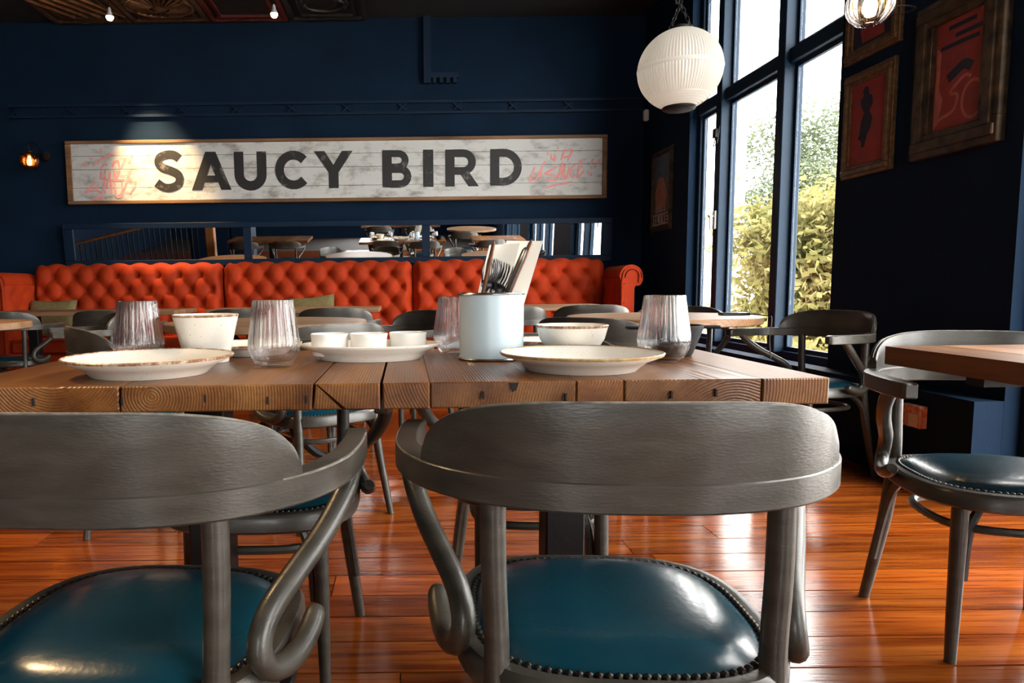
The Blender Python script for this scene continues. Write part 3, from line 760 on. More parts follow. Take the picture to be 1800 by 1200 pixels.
def scroll_arm(xi, s_, name='arm'):
    # inner face at xi, rolling outwards (s_ = +1 to the right)
    y0, y1 = 6.44, 7.06
    P = [(0, .08), (0, .95)] + [(.095 - .105 * math.cos(a), .985 + .105 * math.sin(a)) for a in [PI * k / 14 for k in range(0, 15)]]
    P += [(.20, .95), (.185, .915), (.16, .90), (.14, .905), (.125, .88), (.125, .08)]
    poly = [(xi + s_ * x, z) for x, z in P]
    if s_ < 0: poly = poly[::-1]
    o = fixn(MB().prism(poly, 'Y', y0, y1).build(name, 'velvet', sofa))
    for p in o.data.polygons: p.use_smooth = False
    # piped welt and a line of nails round the front
    inner = [(xi + s_ * (.012), .09), (xi + s_ * .012, .93)] + [(xi + s_ * (.095 - .075 * math.cos(a)), .985 + .075 * math.sin(a)) for a in [PI * k / 12 for k in range(13)]] + [(xi + s_ * .165, .93)]
    MB().tube([(x, y0 - .004, z) for x, z in inner], .012, 8).build('welt', 'velvet', o)
    nl = MB()
    P3 = catmull([(x + s_ * .02, z - .008, 0) for x, z in inner[:-1]], 8)
    for i, p in enumerate(P3):
        if i % 2 == 0: nl.lathe([(.006, 0), (.004, .004), (.0005, .006)], 6); nl.v[-18:] = [(p.x + q[0], y0 - q[2], p.y + q[1]) for q in nl.v[-18:]]
    nl.build('nail_trim', 'nail', o, kind='stuff')
    # tufted inner face
    rows = []
    for j in range(25):
        v = .50 * j / 24; rows.append([(xi - s_ * (tuft(yy - 6.45, v, .19, .132, .03) * min(1, min(i, 36 - i) / 4)), yy, .47 + v) for i, yy in enumerate([6.45 + .53 * q / 36 for q in range(37)])])
    MB().grid(rows).build('tufted_side', 'velvet', o)
scroll_arm(1.935, 1); scroll_arm(-3.62, -1)
def cushion(x, y, z, w, h, d, rx, rz, label):
    t = MB(); rows = []
    for sgn in (1, -1):
        rows = []
        for i in range(17):
            r_ = []
            for j in range(17):
                u, v = i / 8 - 1, j / 8 - 1
                th = d / 2 * ((1 - u ** 4) * (1 - v ** 4)) ** .45
                pin = 1 - .06 * (1 - abs(u)) * abs(v) ** 3 * 1.5
                pin2 = 1 - .06 * (1 - abs(v)) * abs(u) ** 3 * 1.5
                r_.append((u * w / 2 * pin2, sgn * th, v * h / 2 * pin))
            rows.append(r_)
        t.grid(rows)
    o = fixn(t.build('cushion', 'olive')); o.location = (x, y, z); o.rotation_euler = (R(rx), 0, R(rz)); tag(o, label, 'cushion'); return o
c1 = cushion(-3.38, 6.80, .655, .46, .36, .12, -14, 0, 'olive cushion lying at the left end of the red banquette')
c2 = cushion(-.90, 6.80, .665, .46, .36, .12, -16, 2, 'olive cushion leaning on the middle of the red banquette'); c2.rotation_euler[1] = R(-5)

# ------------------------------------------------------------------ mirror (tilted forward)
mr = bpy.data.objects.new('wall_mirror', None); COL.objects.link(mr); mr.location = (-.67, YB - .045, 1.15); mr.rotation_euler = (R(5.1), 0, 0)
tag(mr, 'long dark-framed three-pane mirror tilted forward above the red banquette', 'mirror')
ox = -.67; zz0, zz1 = .065, .375
xs = [(-3.30, -1.61), (-1.53, .165), (.245, 1.95)]
fr = MB().cbox(-3.40 - ox, 2.06 - ox, -.03, .0, 0, zz0, .004).cbox(-3.40 - ox, 2.06 - ox, -.03, .0, zz1, zz1 + .055, .004)
fr.build('frame_rail', 'navy_trim', mr, world=False)
for a, b in ((-3.40, -3.30), (-1.61, -1.53), (.165, .245), (1.95, 2.06)): MB().cbox(a - ox, b - ox, -.03, .0, zz0, zz1, .003).build('frame_stile', 'navy_trim', mr, world=False)
for a, b in xs: MB().box(a - ox, b - ox, -.018, -.010, zz0 - .005, zz1 + .005).build('mirror_pane', 'mirror', mr, world=False)
MB().box(-3.38 - ox, 2.04 - ox, -.009, -.002, .01, zz1 + .045).build('backing_board', 'dark_wood', mr, world=False)

# ------------------------------------------------------------------ sign
SY = YB - .06
sg = thing('painted_sign', 'long white wooden sign reading SAUCY BIRD in black letters', 'sign', (-.67, SY, 1.77))
zs = [1.80, 1.925, 2.105, 2.235, 2.355]
for a, b in zip(zs[:-1], zs[1:]): MB().cbox(-3.29, 1.96, SY, YB - .004, a + .0012, b - .0012, .002).build('board', 'sign_white', sg)
MB().cbox(-3.345, 2.005, SY - .012, YB - .004, 2.353, 2.385, .004).build('frame_rail', 'sign_frame', sg)
MB().cbox(-3.345, 2.005, SY - .012, YB - .004, 1.768, 1.802, .004).build('frame_rail', 'sign_frame', sg)
MB().cbox(-3.345, -3.288, SY - .012, YB - .004, 1.802, 2.353, .004).build('frame_stile', 'sign_frame', sg)
MB().cbox(1.958, 2.005, SY - .012, YB - .004, 1.802, 2.353, .004).build('frame_stile', 'sign_frame', sg)
def arc(cx, cy, r, a0, a1, n=14, ry=None): return [(cx + r * math.cos(R(a0 + (a1 - a0) * k / n)), cy + (ry or r) * math.sin(R(a0 + (a1 - a0) * k / n))) for k in range(n + 1)]
def cm2(p, n=5): return [(v.x, v.y) for v in catmull([(a, b, 0) for a, b in p], n)]
Sc = cm2([(.66, .80), (.54, .885), (.36, .895), (.19, .83), (.145, .70), (.24, .585), (.43, .515), (.60, .43), (.66, .30), (.60, .17), (.43, .10), (.25, .115), (.08, .23)])
GL = {  # width, quads, (stroke, width)
    'S': (.78, [], [(Sc, .205)]),
    'A': (1.02, [[(0, 0), (.26, 0), (.64, 1), (.38, 1)], [(1.02, 0), (.76, 0), (.38, 1), (.64, 1)], [(.24, .2), (.78, .2), (.70, .38), (.32, .38)]], []),
    'U': (.84, [], [([(.125, 1), (.125, .40)] + arc(.42, .40, .295, 180, 360, 14, .30)[1:-1] + [(.715, .40), (.715, 1)], .25)]),
    'C': (.86, [], [(arc(.49, .5, .375, 42, 318, 20, .39), .235)]),
    'Y': (1.02, [[(0, 1), (.28, 1), (.64, .42), (.38, .42)], [(1.02, 1), (.74, 1), (.38, .42), (.64, .42)], [(.38, 0), (.64, 0), (.64, .43), (.38, .43)]], []),
    'B': (.80, [[(0, 0), (.25, 0), (.25, 1), (0, 1)]], [([(.2, .905), (.40, .905)] + arc(.42, .725, .18, 90, -90, 10)[1:] + [(.2, .545)], .185), ([(.2, .49), (.44, .49)] + arc(.46, .29, .20, 90, -90, 10)[1:] + [(.2, .09)], .2)]),
    'I': (.26, [[(0, 0), (.26, 0), (.26, 1), (0, 1)]], []),
    'R': (.90, [[(0, 0), (.25, 0), (.25, 1), (0, 1)], [(.34, .44), (.60, .44), (.90, 0), (.62, 0)]], [([(.2, .90), (.46, .90)] + arc(.48, .66, .24, 90, -90, 12)[1:] + [(.2, .42)], .205)]),
    'D': (.88, [[(0, 0), (.25, 0), (.25, 1), (0, 1)]], [([(.2, .895), (.34, .895)] + arc(.36, .5, .395, 90, -90, 16)[1:] + [(.2, .105)], .215)]),
    'L': (.5, [[(0, 0), (.22, 0), (.22, 1), (0, 1)], [(.2, 0), (.5, 0), (.5, .2), (.2, .2)]], []),
    'O': (.7, [], [(arc(.35, .5, .25, 0, 360, 20, .4), .2)]),
    'V': (.7, [[(0, 1), (.22, 1), (.46, 0), (.26, 0)], [(.7, 1), (.48, 1), (.26, 0), (.46, 0)]], []),
    'E': (.5, [[(0, 0), (.22, 0), (.22, 1), (0, 1)], [(.2, 0), (.5, 0), (.5, .2), (.2, .2)], [(.2, .4), (.46, .4), (.46, .6), (.2, .6)], [(.2, .8), (.5, .8), (.5, 1), (.2, 1)]], []),
}
def letter(ch, x0, x1, z0, z1, d, m, parent, plane='XZ', dirn=1, thick=.003):
    w, quads, strokes = GL[ch]; fx = (x1 - x0) / w; fz = z1 - z0; b = MB(); k = 0
    cv = lambda p: (x0 + p[0] * fx, z0 + p[1] * fz)
    for q in quads:
        b.prism([cv(p) for p in q], 'Y' if plane == 'XZ' else 'X', d - k * .0002, d + thick * dirn); k += 1
    for s_, sw in strokes:
        b.ribbon([cv(p) for p in s_], sw * (abs(fx) + fz) / 2, d - k * .0002, d + thick * dirn, plane); k += 1
    return fixn(b.build('letter_' + ch.lower(), m, parent))
for ch, a, b, z1, z0 in [('S', -2.487, -2.178, 2.283, 1.880), ('A', -2.111, -1.718, 2.265, 1.894), ('U', -1.684, -1.364, 2.262, 1.893), ('C', -1.28, -.96, 2.264, 1.893), ('Y', -.893, -.511, 2.258, 1.898),
                         ('B', -.219, .084, 2.260, 1.898), ('I', .185, .286, 2.26, 1.899), ('R', .404, .736, 2.258, 1.9), ('D', .848, 1.168, 2.258, 1.904)]:
    letter(ch, a, b, z0, z1, SY - .003, 'sign_black', sg)
def px(x, y): return (-3.332 + .005586 * (x - 115) - .00033 * (y - 250), 2.371 - .000067 * (x - 115) - .0055 * (y - 250))
def spray(strokes, fx, fy, w, name):
    b = MB()
    for k, s_ in enumerate(strokes):
        b.ribbon(cm2([px(fx(x), fy(y)) for x, y in s_], 4) if len(s_) > 2 else [px(fx(x), fy(y)) for x, y in s_], w, SY - .0012 - .0001 * k, SY + .001, 'XZ', True)
    fixn(b.build(name, 'pink', sg, label='pink spray-painted scrawl'))
LX = lambda x: 110 + x / 6; LYf = lambda y: 225 + y / 6
spray([[(400, 210), (395, 255)], [(275, 310), (310, 330)], [(205, 382), (255, 380)], [(550, 272), (470, 290), (390, 330), (310, 400)],
       [(400, 430), (420, 395), (455, 375), (465, 395)], [(405, 450), (400, 500), (390, 540)], [(520, 410), (540, 360), (580, 350), (600, 420)], [(655, 315), (640, 370), (615, 425)], [(730, 290), (700, 370)],
       [(450, 440), (440, 520), (470, 550)], [(500, 450), (490, 540)], [(540, 440), (560, 540), (600, 440)], [(720, 440), (690, 520), (650, 640), (600, 710)],
       [(230, 680), (290, 620), (350, 570)], [(230, 680), (330, 660), (420, 680)], [(375, 590), (355, 645)], [(440, 560), (430, 640), (460, 690)], [(470, 570), (465, 640)], [(510, 560), (515, 690)], [(550, 560), (560, 690), (590, 730), (630, 690), (625, 560)],
       [(770, 560), (760, 620), (710, 690)], [(400, 530), (520, 548), (650, 545)], [(300, 765), (360, 735), (425, 730)], [(350, 755), (420, 748)]], LX, LYf, .022, 'graffiti')
RX = lambda x: 900 + x / 8.889; RYf = lambda y: 225 + y / 8.889
spray([[(400, 600), (370, 690), (320, 830)], [(320, 830), (435, 800)], [(560, 510), (520, 600), (490, 790)], [(440, 800), (480, 690), (560, 510)], [(455, 730), (510, 715)],
       [(745, 590), (660, 650), (560, 710)], [(560, 710), (660, 730), (790, 750)], [(830, 530), (800, 650), (770, 790)], [(830, 530), (835, 650), (830, 790)], [(785, 690), (840, 680)], [(875, 560), (865, 690), (880, 790), (930, 700), (940, 560)],
       [(1040, 560), (990, 600), (970, 680), (990, 760), (1040, 730)], [(1190, 480), (1130, 500), (1100, 560), (1085, 680), (1075, 770)], [(1090, 620), (1155, 590)], [(1075, 770), (1130, 720), (1180, 665)],
       [(595, 370), (590, 410)], [(640, 400), (660, 470), (690, 480)], [(690, 390), (710, 450), (700, 520)], [(735, 300), (745, 320)], [(860, 330), (830, 400), (805, 500)], [(980, 330), (940, 430), (910, 500)], [(860, 350), (980, 325)], [(830, 460), (950, 430)],
       [(1330, 425), (1335, 435)], [(1310, 480), (1275, 560)], [(1420, 480), (1345, 610)], [(1230, 690), (1260, 700)], [(1290, 710), (1300, 740)],
       [(575, 800), (680, 808), (760, 800)], [(585, 935), (720, 890), (900, 855), (1000, 835)]], RX, RYf, .020, 'graffiti')

# ------------------------------------------------------------------ pictures on the right wall
def picture(name, label, y0, y1, z0, z1, fw, fm, cm, dep=.035, ornate=False):
    t = thing(name, label, 'picture', (XR, (y0 + y1) / 2, z0))
    x1 = XR - .001; x0 = XR - dep
    MB().box(XR - .016, XR - .008, y0 + fw * .8, y1 - fw * .8, z0 + fw * .8, z1 - fw * .8).build('canvas', cm, t)
    MB().box(XR - .008, x1, y0 + fw * .5, y1 - fw * .5, z0 + fw * .5, z1 - fw * .5).build('backing', 'dark_wood', t)
    for (a, b, c, d, hor) in ((y0, y1, z0, z0 + fw, 1), (y0, y1, z1 - fw, z1, 1), (y0, y0 + fw, z0 + fw, z1 - fw, 0), (y1 - fw, y1, z0 + fw, z1 - fw, 0)):
        f = MB().cbox(x0 + .012, x1, a, b, c, d, .003)
        if hor: f.cbox(x0, x0 + .02, a + .012, b - .012, (c + d) / 2 - fw * .22, (c + d) / 2 + fw * .22, .004)
        else: f.cbox(x0, x0 + .02, (a + b) / 2 - fw * .22, (a + b) / 2 + fw * .22, c - fw * .3, d + fw * .3, .004)
        o = f.build('frame_bar', fm, t)
    return t
p1 = picture('framed_picture', 'red picture with a dark standing figure in a gilt frame', 3.53, 3.925, 1.455, 1.99, .062, 'gold', 'canvas_red')
fig = [(3.745, 1.60), (3.725, 1.66), (3.70, 1.69), (3.69, 1.74), (3.715, 1.775), (3.69, 1.81), (3.70, 1.85), (3.725, 1.86), (3.73, 1.895), (3.755, 1.905), (3.775, 1.885), (3.765, 1.86), (3.79, 1.84), (3.775, 1.80), (3.755, 1.775), (3.78, 1.73), (3.785, 1.68), (3.80, 1.645), (3.775, 1.64), (3.765, 1.60)]
fixn(MB().prism(fig, 'X', XR - .0165, XR - .015).build('painted_figure', 'canvas_dark', p1))
p2 = picture('framed_picture', 'dark red picture hanging above the one with the standing figure', 3.51, 3.94, 2.05, 2.55, .065, 'gold', 'canvas_dark')
fixn(MB().prism([(3.63, 2.13), (3.80, 2.13), (3.82, 2.2), (3.74, 2.25), (3.64, 2.19)], 'X', XR - .0165, XR - .015).build('painted_patch', 'canvas_red', p2))
p3 = picture('framed_poster', 'large ornate gilt frame around a red motorcycle painting', 2.885, 3.375, 1.46, 2.13, .105, 'gold_dark', 'canvas_red', .05)
xk = XR - .0165
def stroke_yz(pts, w, m, par, name, d=0):
    fixn(MB().ribbon(pts, w, xk - d, xk + .001, 'YZ').build(name, m, par))
stroke_yz(arc(3.045, 1.665, .058, 0, 360, 26, .075), .014, 'canvas_pink', p3, 'painted_wheel')
stroke_yz(arc(3.20, 1.665, .05, 0, 360, 22, .07), .013, 'canvas_dark', p3, 'painted_wheel', .0002)
stroke_yz(cm2([(3.25, 1.60), (3.22, 1.62), (3.15, 1.64), (3.13, 1.70), (3.17, 1.72), (3.10, 1.77), (3.06, 1.76)]), .014, 'canvas_pink', p3, 'painted_frame', .0004)
stroke_yz(cm2([(3.19, 1.78), (3.15, 1.80), (3.10, 1.82), (3.06, 1.80)]), .04, 'canvas_dark', p3, 'painted_rider', .0003)
fixn(MB().prism([(3.262, 1.58), (3.262, 1.93), (3.235, 1.90), (3.24, 1.75), (3.215, 1.70), (3.235, 1.60)], 'X', xk, xk + .001).build('painted_edge', 'canvas_pink', p3))
for k, (a, b, z) in enumerate([(3.05, 3.20, 1.985), (3.0, 3.16, 1.945), (3.03, 3.24, 1.91)]): fixn(MB().prism([(a, z), (b, z), (b, z + .018), (a, z + .018)], 'X', xk, xk + .001).build('faded_lettering_bar', 'canvas_dark', p3))
for (yy, zz, rr) in ((2.94, 1.95, .03), (2.94, 1.70, .028), (3.33, 1.80, .025), (3.33, 1.66, .03), (3.13, 1.50, .035), (3.13, 2.09, .04)):
    fixn(MB().lathe([(.001, .03), (rr * .5, .026), (rr, .01), (rr * 1.2, 0)], 12).build('carved_boss', 'gold', p3, world=False)); o = p3.children[-1]; o.rotation_euler = (0, R(-90), 0); o.location = (-.044, yy - 3.13, zz - 1.46)
p4 = picture('framed_poster', 'narrow poster reading LOUIS OLIVE on the dark wall beside the window', 6.42, 6.93, 1.40, 2.14, .055, 'gold_dark', 'poster_bg', .03)
xk = XR - .0165
fixn(MB().prism([(6.48, 1.86), (6.87, 1.86), (6.87, 2.08), (6.48, 2.08)], 'X', xk - .0001, xk + .001).build('poster_sky', 'poster_blue', p4))
fixn(MB().prism([(6.55, 1.64), (6.80, 1.60), (6.84, 1.75), (6.75, 1.90), (6.62, 1.88), (6.54, 1.77)], 'X', xk - .0003, xk + .001).build('poster_figure', 'poster_skin', p4))
fixn(MB().prism([(6.48, 1.46), (6.87, 1.46), (6.87, 1.56), (6.48, 1.56)], 'X', xk - .0002, xk + .001).build('poster_band', 'poster_cream', p4))
for i, ch in enumerate('OLIVE'):
    a = 6.855 - .074 * i; w = .058 if ch != 'I' else .02
    letter(ch, a - (.018 if ch == 'I' else 0), a - (.018 if ch == 'I' else 0) - w, 1.47, 1.55, xk - .0004, 'canvas_dark', p4, 'YZ', 1, .0008)
for i, ch in enumerate('LOUIS'):
    a = 6.80 - .05 * i; w = .04 if ch != 'I' else .014
    letter(ch, a - (.012 if ch == 'I' else 0), a - (.012 if ch == 'I' else 0) - w, 1.575, 1.63, xk - .0006, 'poster_cream', p4, 'YZ', 1, .0008)
tag(MB().cbox(XR - .05, XR - .001, 7.085, 7.145, 2.49, 2.60, .012).build('motion_sensor', 'sensor'), 'small white motion sensor high on the wall by the corner', 'sensor')
cd = thing('leaflet_holder', 'small orange and white leaflet box on the plinth behind the right armchair', 'leaflet', (2.25, 3.10, .27))
MB().cbox(2.225, 2.259, 3.045, 3.165, .27, .368, .003).build('box', 'orange_card', cd); MB().box(2.2235, 2.2255, 3.06, 3.115, .275, .33).build('white_label', 'paper', cd)

# ------------------------------------------------------------------ lamps
def point(name, loc, energy, col, rad=.03):
    d = bpy.data.lights.new(name, 'POINT'); d.energy = energy; d.color = col; d.shadow_soft_size = rad
    o = bpy.data.objects.new(name, d); COL.objects.link(o); o.location = loc; return o
gx, gy, gz, gr = 1.315, 3.5, 1.925, .192
gl = thing('globe_pendant', 'large ribbed white glass globe hanging on chains before the window', 'lamp', (gx, gy, gz - gr))
rib = lambda a, z: 1 + .009 * math.cos(84 * a)
def sph(a0, a1, n, r): return [(r * math.cos(R(a0 + (a1 - a0) * k / n)), r * .97 * math.sin(R(a0 + (a1 - a0) * k / n))) for k in range(n + 1)]
MB().lathe(sph(3, 76, 14, gr), 336, (gx, gy, gz), rib).build('upper_bowl', 'holophane', gl)
MB().lathe(sph(-42, -2, 10, gr), 336, (gx, gy, gz), rib).build('lower_bowl', 'holophane', gl)
lo = []
for k in range(13):
    a = -42 - 26 * k / 12; q = gr * (1 + (.012 if k % 2 else -.002)); lo.append((q * math.cos(R(a)), q * .97 * math.sin(R(a))))
MB().lathe(lo[::-1], 64, (gx, gy, gz)).build('stepped_base', 'holophane', gl)
MB().lathe([(gr * 1.012, -.010), (gr * 1.02, 0), (gr * 1.012, .010)], 64, (gx, gy, gz)).build('seam_ring', 'holophane', gl)
MB().lathe([(.001, -.192), (.062, -.19), (.074, -.184), (.078, -.176), (.07, -.170)], 40, (gx, gy, gz)).build('bottom_cap', 'iron', gl)
MB().lathe([(.05, .182), (.052, .19), (.03, .2), (.001, .202)], 32, (gx, gy, gz)).build('top_cap', 'iron', gl)
def chain(p0, p1, n, par, r=.0028):
    b = MB(); p0, p1 = Vector(p0), Vector(p1); d = (p1 - p0) / n; t = d.normalized(); u = t.orthogonal().normalized(); w = t.cross(u)
    for k in range(n):
        c = p0 + d * (k + .5); a = u if k % 2 else w
        b.tube([c + t * d.length * .62 * math.cos(2 * PI * q / 8) + a * .0085 * math.sin(2 * PI * q / 8) for q in range(8)], r, 5, closed=True)
    b.build('chain', 'iron', par)
top = (gx - .005, gy, gz + .30)
for s_ in (-1, 1): chain((gx + s_ * .052, gy, gz + .183), top, 6, gl)
chain(top, (gx - .005, gy, ZC - .02), 62, gl)
MB().lathe([(.05, -.03), (.04, -.01), (.05, -.001)], 20, (gx - .005, gy, ZC), capb=True).build('ceiling_rose', 'iron', gl)
MB().tube([(gx - .02, gy, gz + .36), (gx - .03, gy, gz + .33), (gx - .026, gy, gz + .30), (gx - .01, gy, gz + .30)], .006, 6).build('hook', 'iron', gl)

pxx, pyy, pzz, pr = 1.828, 2.9, 1.985, .083
pd = thing('ribbed_pendant', 'small fluted clear glass pendant with a glowing bulb at the top right', 'lamp', (pxx, pyy, pzz - pr))
fl_ = lambda a, z: 1 + .035 * math.cos(18 * a)
oo = [(pr * math.cos(R(a)), pr * math.sin(R(a))) for a in range(-64, 73, 8)]; ii = [(r_ - .004, z) for r_, z in oo[::-1]]
MB().lathe(oo + ii + [oo[0]], 108, (pxx, pyy, pzz), fl_).build('glass_shade', 'pendant_glass', pd)
MB().lathe([(.001, -.045), (.02, -.038), (.027, -.015), (.024, .01), (.014, .035), (.014, .06)], 20, (pxx, pyy, pzz)).build('bulb', 'filament', pd)
MB().lathe([(.016, .055), (.03, .06), (.03, .10), (.012, .115), (.004, .12)], 20, (pxx, pyy, pzz)).build('lamp_holder', 'iron', pd)
MB().tube([(pxx, pyy, pzz + .115), (pxx, pyy, ZC - .02)], .004, 6).build('cord', 'iron', pd)
MB().lathe([(.05, -.03), (.04, -.01), (.05, -.001)], 20, (pxx, pyy, ZC), capb=True).build('ceiling_rose', 'iron', pd)

ax_, ay_, az_ = -3.554, 6.9, 2.144
al = thing('amber_lamp', 'small amber glass globe lamp glowing left of the sign', 'lamp', (ax_, ay_, az_ - .09))
oo = [(.088 * math.cos(R(a)), .085 * math.sin(R(a))) for a in range(-66, 73, 6)]; ii = [(r_ - .004, z) for r_, z in oo[::-1]]
MB().lathe(oo + ii + [oo[0]], 72, (ax_, ay_, az_), lambda a, z: 1 + .03 * math.cos(16 * a)).build('glass_shade', 'amber_glass', al)
MB().lathe([(.001, -.04), (.016, -.035), (.022, -.01), (.012, .03), (.012, .05)], 16, (ax_, ay_, az_)).build('bulb', 'filament', al)
MB().lathe([(.014, .045), (.03, .06), (.03, .09), (.008, .11)], 16, (ax_, ay_, az_)).build('lamp_holder', 'iron', al)
MB().tube(catmull([(ax_, ay_, az_ + .10), (ax_, ay_, az_ + .16), (ax_, ay_ + .12, az_ + .19), (ax_, YB - .02, az_ + .1)], 5), .007, 8).build('wall_arm', 'iron', al)
MB().lathe([(.001, -.02), (.04, -.018), (.045, 0)], 16).build('wall_plate', 'iron', al, world=False); o = al.children[-1]; o.rotation_euler = (R(90), 0, 0); o.location = (0, YB - .02 - ay_, .19); o.rotation_euler = (R(-90), 0, 0)
BULBS = [(-2.645, 6.7, 3.37, 'bare warm bulb hanging from the tin ceiling, left of the two'), (-1.16, 6.7, 3.378, 'bare warm bulb hanging from the tin ceiling, right of the two'),
         (-2.5, 2.2, 3.37, 'added unseen warm bulb overhead to the left of the laid table'), (-2.9, 3.4, 3.37, 'added unseen warm bulb overhead above the left round table')]  # last two bulbs are out of view, added to warm the left side
AIM = [((-2.42, SY, 1.95), 330, 44), ((-1.0, 5.6, .6), 60, 70), ((-.85, 1.75, .3), 150, 55), ((-2.3, 3.4, 0), 130, 70)]
for k, (bx, by, bz, lab) in enumerate(BULBS):
    t = thing('ceiling_bulb', lab, 'bulb', (bx, by, bz - .03), 0, 'bulbs under the tin ceiling')
    MB().lathe([(.001, -.03), (.022, -.026), (.033, -.006), (.033, .004)], 20, (bx, by, bz)).build('bulb', 'bulb', t)
    MB().lathe([(.033, .004), (.03, .015), (.016, .045), (.013, .075), (.006, .085)], 16, (bx, by, bz)).build('neck', 'sensor', t)
    MB().tube([(bx, by, bz + .08), (bx - .01, by, bz + .12), (bx - .012, by, ZC - .012)], .004, 6).build('cord', 'iron', t)
    d = bpy.data.lights.new('ceiling_bulb_beam', 'SPOT'); d.energy = AIM[k][1]; d.color = (1, .66, .34); d.spot_size = R(AIM[k][2]); d.spot_blend = .9; d.shadow_soft_size = .03 if k < 2 else .25
    o = bpy.data.objects.new('ceiling_bulb_beam', d); COL.objects.link(o); o.location = (bx, by, bz - .045)
    aim = Vector(AIM[k][0]); o.rotation_euler = (aim - o.location).to_track_quat('-Z', 'Y').to_euler()

# ------------------------------------------------------------------ tableware
ZT = .75
def plate(x, y, r, h, label, rimm='rim', sx=1, sy=1, name='dinner_plate', foot=.64, z=ZT):
    t = thing(name, label, 'plate', (x, y, z))
    pr_ = [(.001, .010), (r * .60, .010), (r * .72, .014), (r * .93, h - .006), (r * .985, h - .0015), (r, h - .003), (r * .985, h - .007), (r * .80, .018), (r * foot + .012, .008), (r * foot + .004, .0005), (r * foot - .006, .0005), (r * foot - .012, .004), (.001, .004)]
    fixn(MB().lathe(pr_, 72, (x, y, z), None, sx, sy).build('dish', 'ceramic', t))
    MB().lathe([(r * .968, h - .0025), (r * .985, h - .0008), (r * 1.0015, h - .0025), (r * .99, h - .0062)], 72, (x, y, z), None, sx, sy).build('glazed_rim', rimm, t)
    return t
plate(-.494, 1.36, .158, .038, 'cream dinner plate with brown rim at the front left of the table')
plate(.332, 1.352, .153, .036, 'grey-cream dinner plate with ochre rim at the front right of the table', 'rim2')
plate(-.382, 1.762, .122, .03, 'cream plate with brown rim behind the tall conical bowl')
plate(.36, 1.757, .108, .03, 'cream plate behind the round bowl at the far right side')
plate(-.082, 1.60, .158, .037, 'oval cream platter carrying three white ramekins', 'ceramic', 1, .72, 'oval_platter', .68)
def tumbler(x, y, label, r=.053, h=.137):
    t = thing('ribbed_tumbler', label, 'glass', (x, y, ZT), random.uniform(0, 1), 'ribbed water tumblers')
    out = [(.033, .0005), (.036, .002), (.0415, .010), (.0485, .024), (.0525, .036), (r, .044), (.0515, .058), (.0475, .085), (.0435, .112), (.0405, h)]
    ins = [(r_ - .0016, z) for r_, z in out[:3:-1]] + [(.0475, .030), (.043, .021), (.036, .0135), (.02, .0115), (.0005, .011)]
    def rb(a, z): return 1 + (.022 * min(1, (z - .03) / .02) * math.cos(34 * a) if z > .03 else 0)
    b = MB(); n = 204
    b.lathe([(.0005, .0035), (.028, .003)] + out, n, (0, 0, 0), rb)
    k = b.v[-n:]
    b.lathe([(out[-1][0] - .0006, h + .0006)] + ins, n, (0, 0, 0))
    o = b.build('glass_body', 'glass', t, world=False)
    # join the rim of outer and inner skins
    me = o.data
    import bmesh
    bm = bmesh.new(); bm.from_mesh(me); bm.verts.ensure_lookup_table()
    a0 = n * (2 + len(out) - 1); a1 = n * (2 + len(out))
    for i in range(n): bm.faces.new([bm.verts[a0 + i], bm.verts[a0 + (i + 1) % n], bm.verts[a1 + (i + 1) % n], bm.verts[a1 + i]]).smooth = True
    bmesh.ops.recalc_face_normals(bm, faces=bm.faces); bm.to_mesh(me); bm.free()
    return t
tg = tumbler(-.273, 1.462, 'ribbed clear tumbler in the left foreground beside the platter')
for x, y, lab in ((-.59, 1.565, 'ribbed clear tumbler behind the front left plate'), (.118, 1.705, 'ribbed clear tumbler half hidden behind the cutlery tin'), (.536, 1.478, 'ribbed clear tumbler at the right before the black dish')):
    o = copy_tree(tg); o.location = (x, y, ZT); o.rotation_euler = (0, 0, random.uniform(0, 1)); o['label'] = lab
def bowl(x, y, prof, label, name, rim_r, h, rm='rim'):
    t = thing(name, label, 'bowl', (x, y, ZT))
    fixn(MB().lathe(prof, 56, (x, y, ZT)).build('bowl_body', 'ceramic', t))
    wob = lambda a, z: 1 + .006 * math.sin(5 * a) + .004 * math.sin(13 * a)
    MB().lathe([(rim_r - .003, h - .003), (rim_r - .0015, h + .0006), (rim_r + .0006, h - .0012), (rim_r - .0004, h - .005)], 56, (x, y, ZT)).build('glazed_rim', rm, t)
    return t
bowl(-.446, 1.582, [(.001, .006), (.040, .006), (.044, .012), (.066, .100), (.069, .106), (.0715, .106), (.0705, .100), (.049, .008), (.047, .0005), (.040, .0005), (.001, .003)], 'tall conical cream bowl with chipped brown rim', 'conical_bowl', .0715, .106)
bowl(.367, 1.575, [(.001, .008), (.030, .009), (.05, .022), (.066, .045), (.0745, .072), (.0765, .074), (.0785, .072), (.0705, .043), (.055, .018), (.045, .006), (.045, .0005), (.036, .0005), (.001, .004)], 'round cream bowl with chipped brown rim right of the cutlery tin', 'round_bowl', .0785, .0735)
rk = None
for i, (x, y, r_, lab) in enumerate([(-.172, 1.585, .0425, 'leftmost of three white ramekins on the oval platter'), (-.084, 1.578, .0425, 'middle of three white ramekins on the oval platter'), (.003, 1.60, .0425, 'rightmost of three white ramekins on the oval platter')]):
    t = thing('ramekin', lab, 'ramekin', (x, y, ZT + .011), 0, 'white ramekins on the platter')
    fixn(MB().lathe([(.001, .008), (r_ - .006, .008), (r_ - .0035, .046), (r_ - .001, .049), (r_, .047), (r_ - .0015, .040), (r_ - .003, .003), (r_ - .005, .0), (.001, 0)], 48, (x, y, ZT + .011)).build('dish', 'white_dish', t))
bd = thing('black_dish', 'small black cast-iron dish with handles behind the right tumbler', 'dish', (.60, 1.60, ZT))
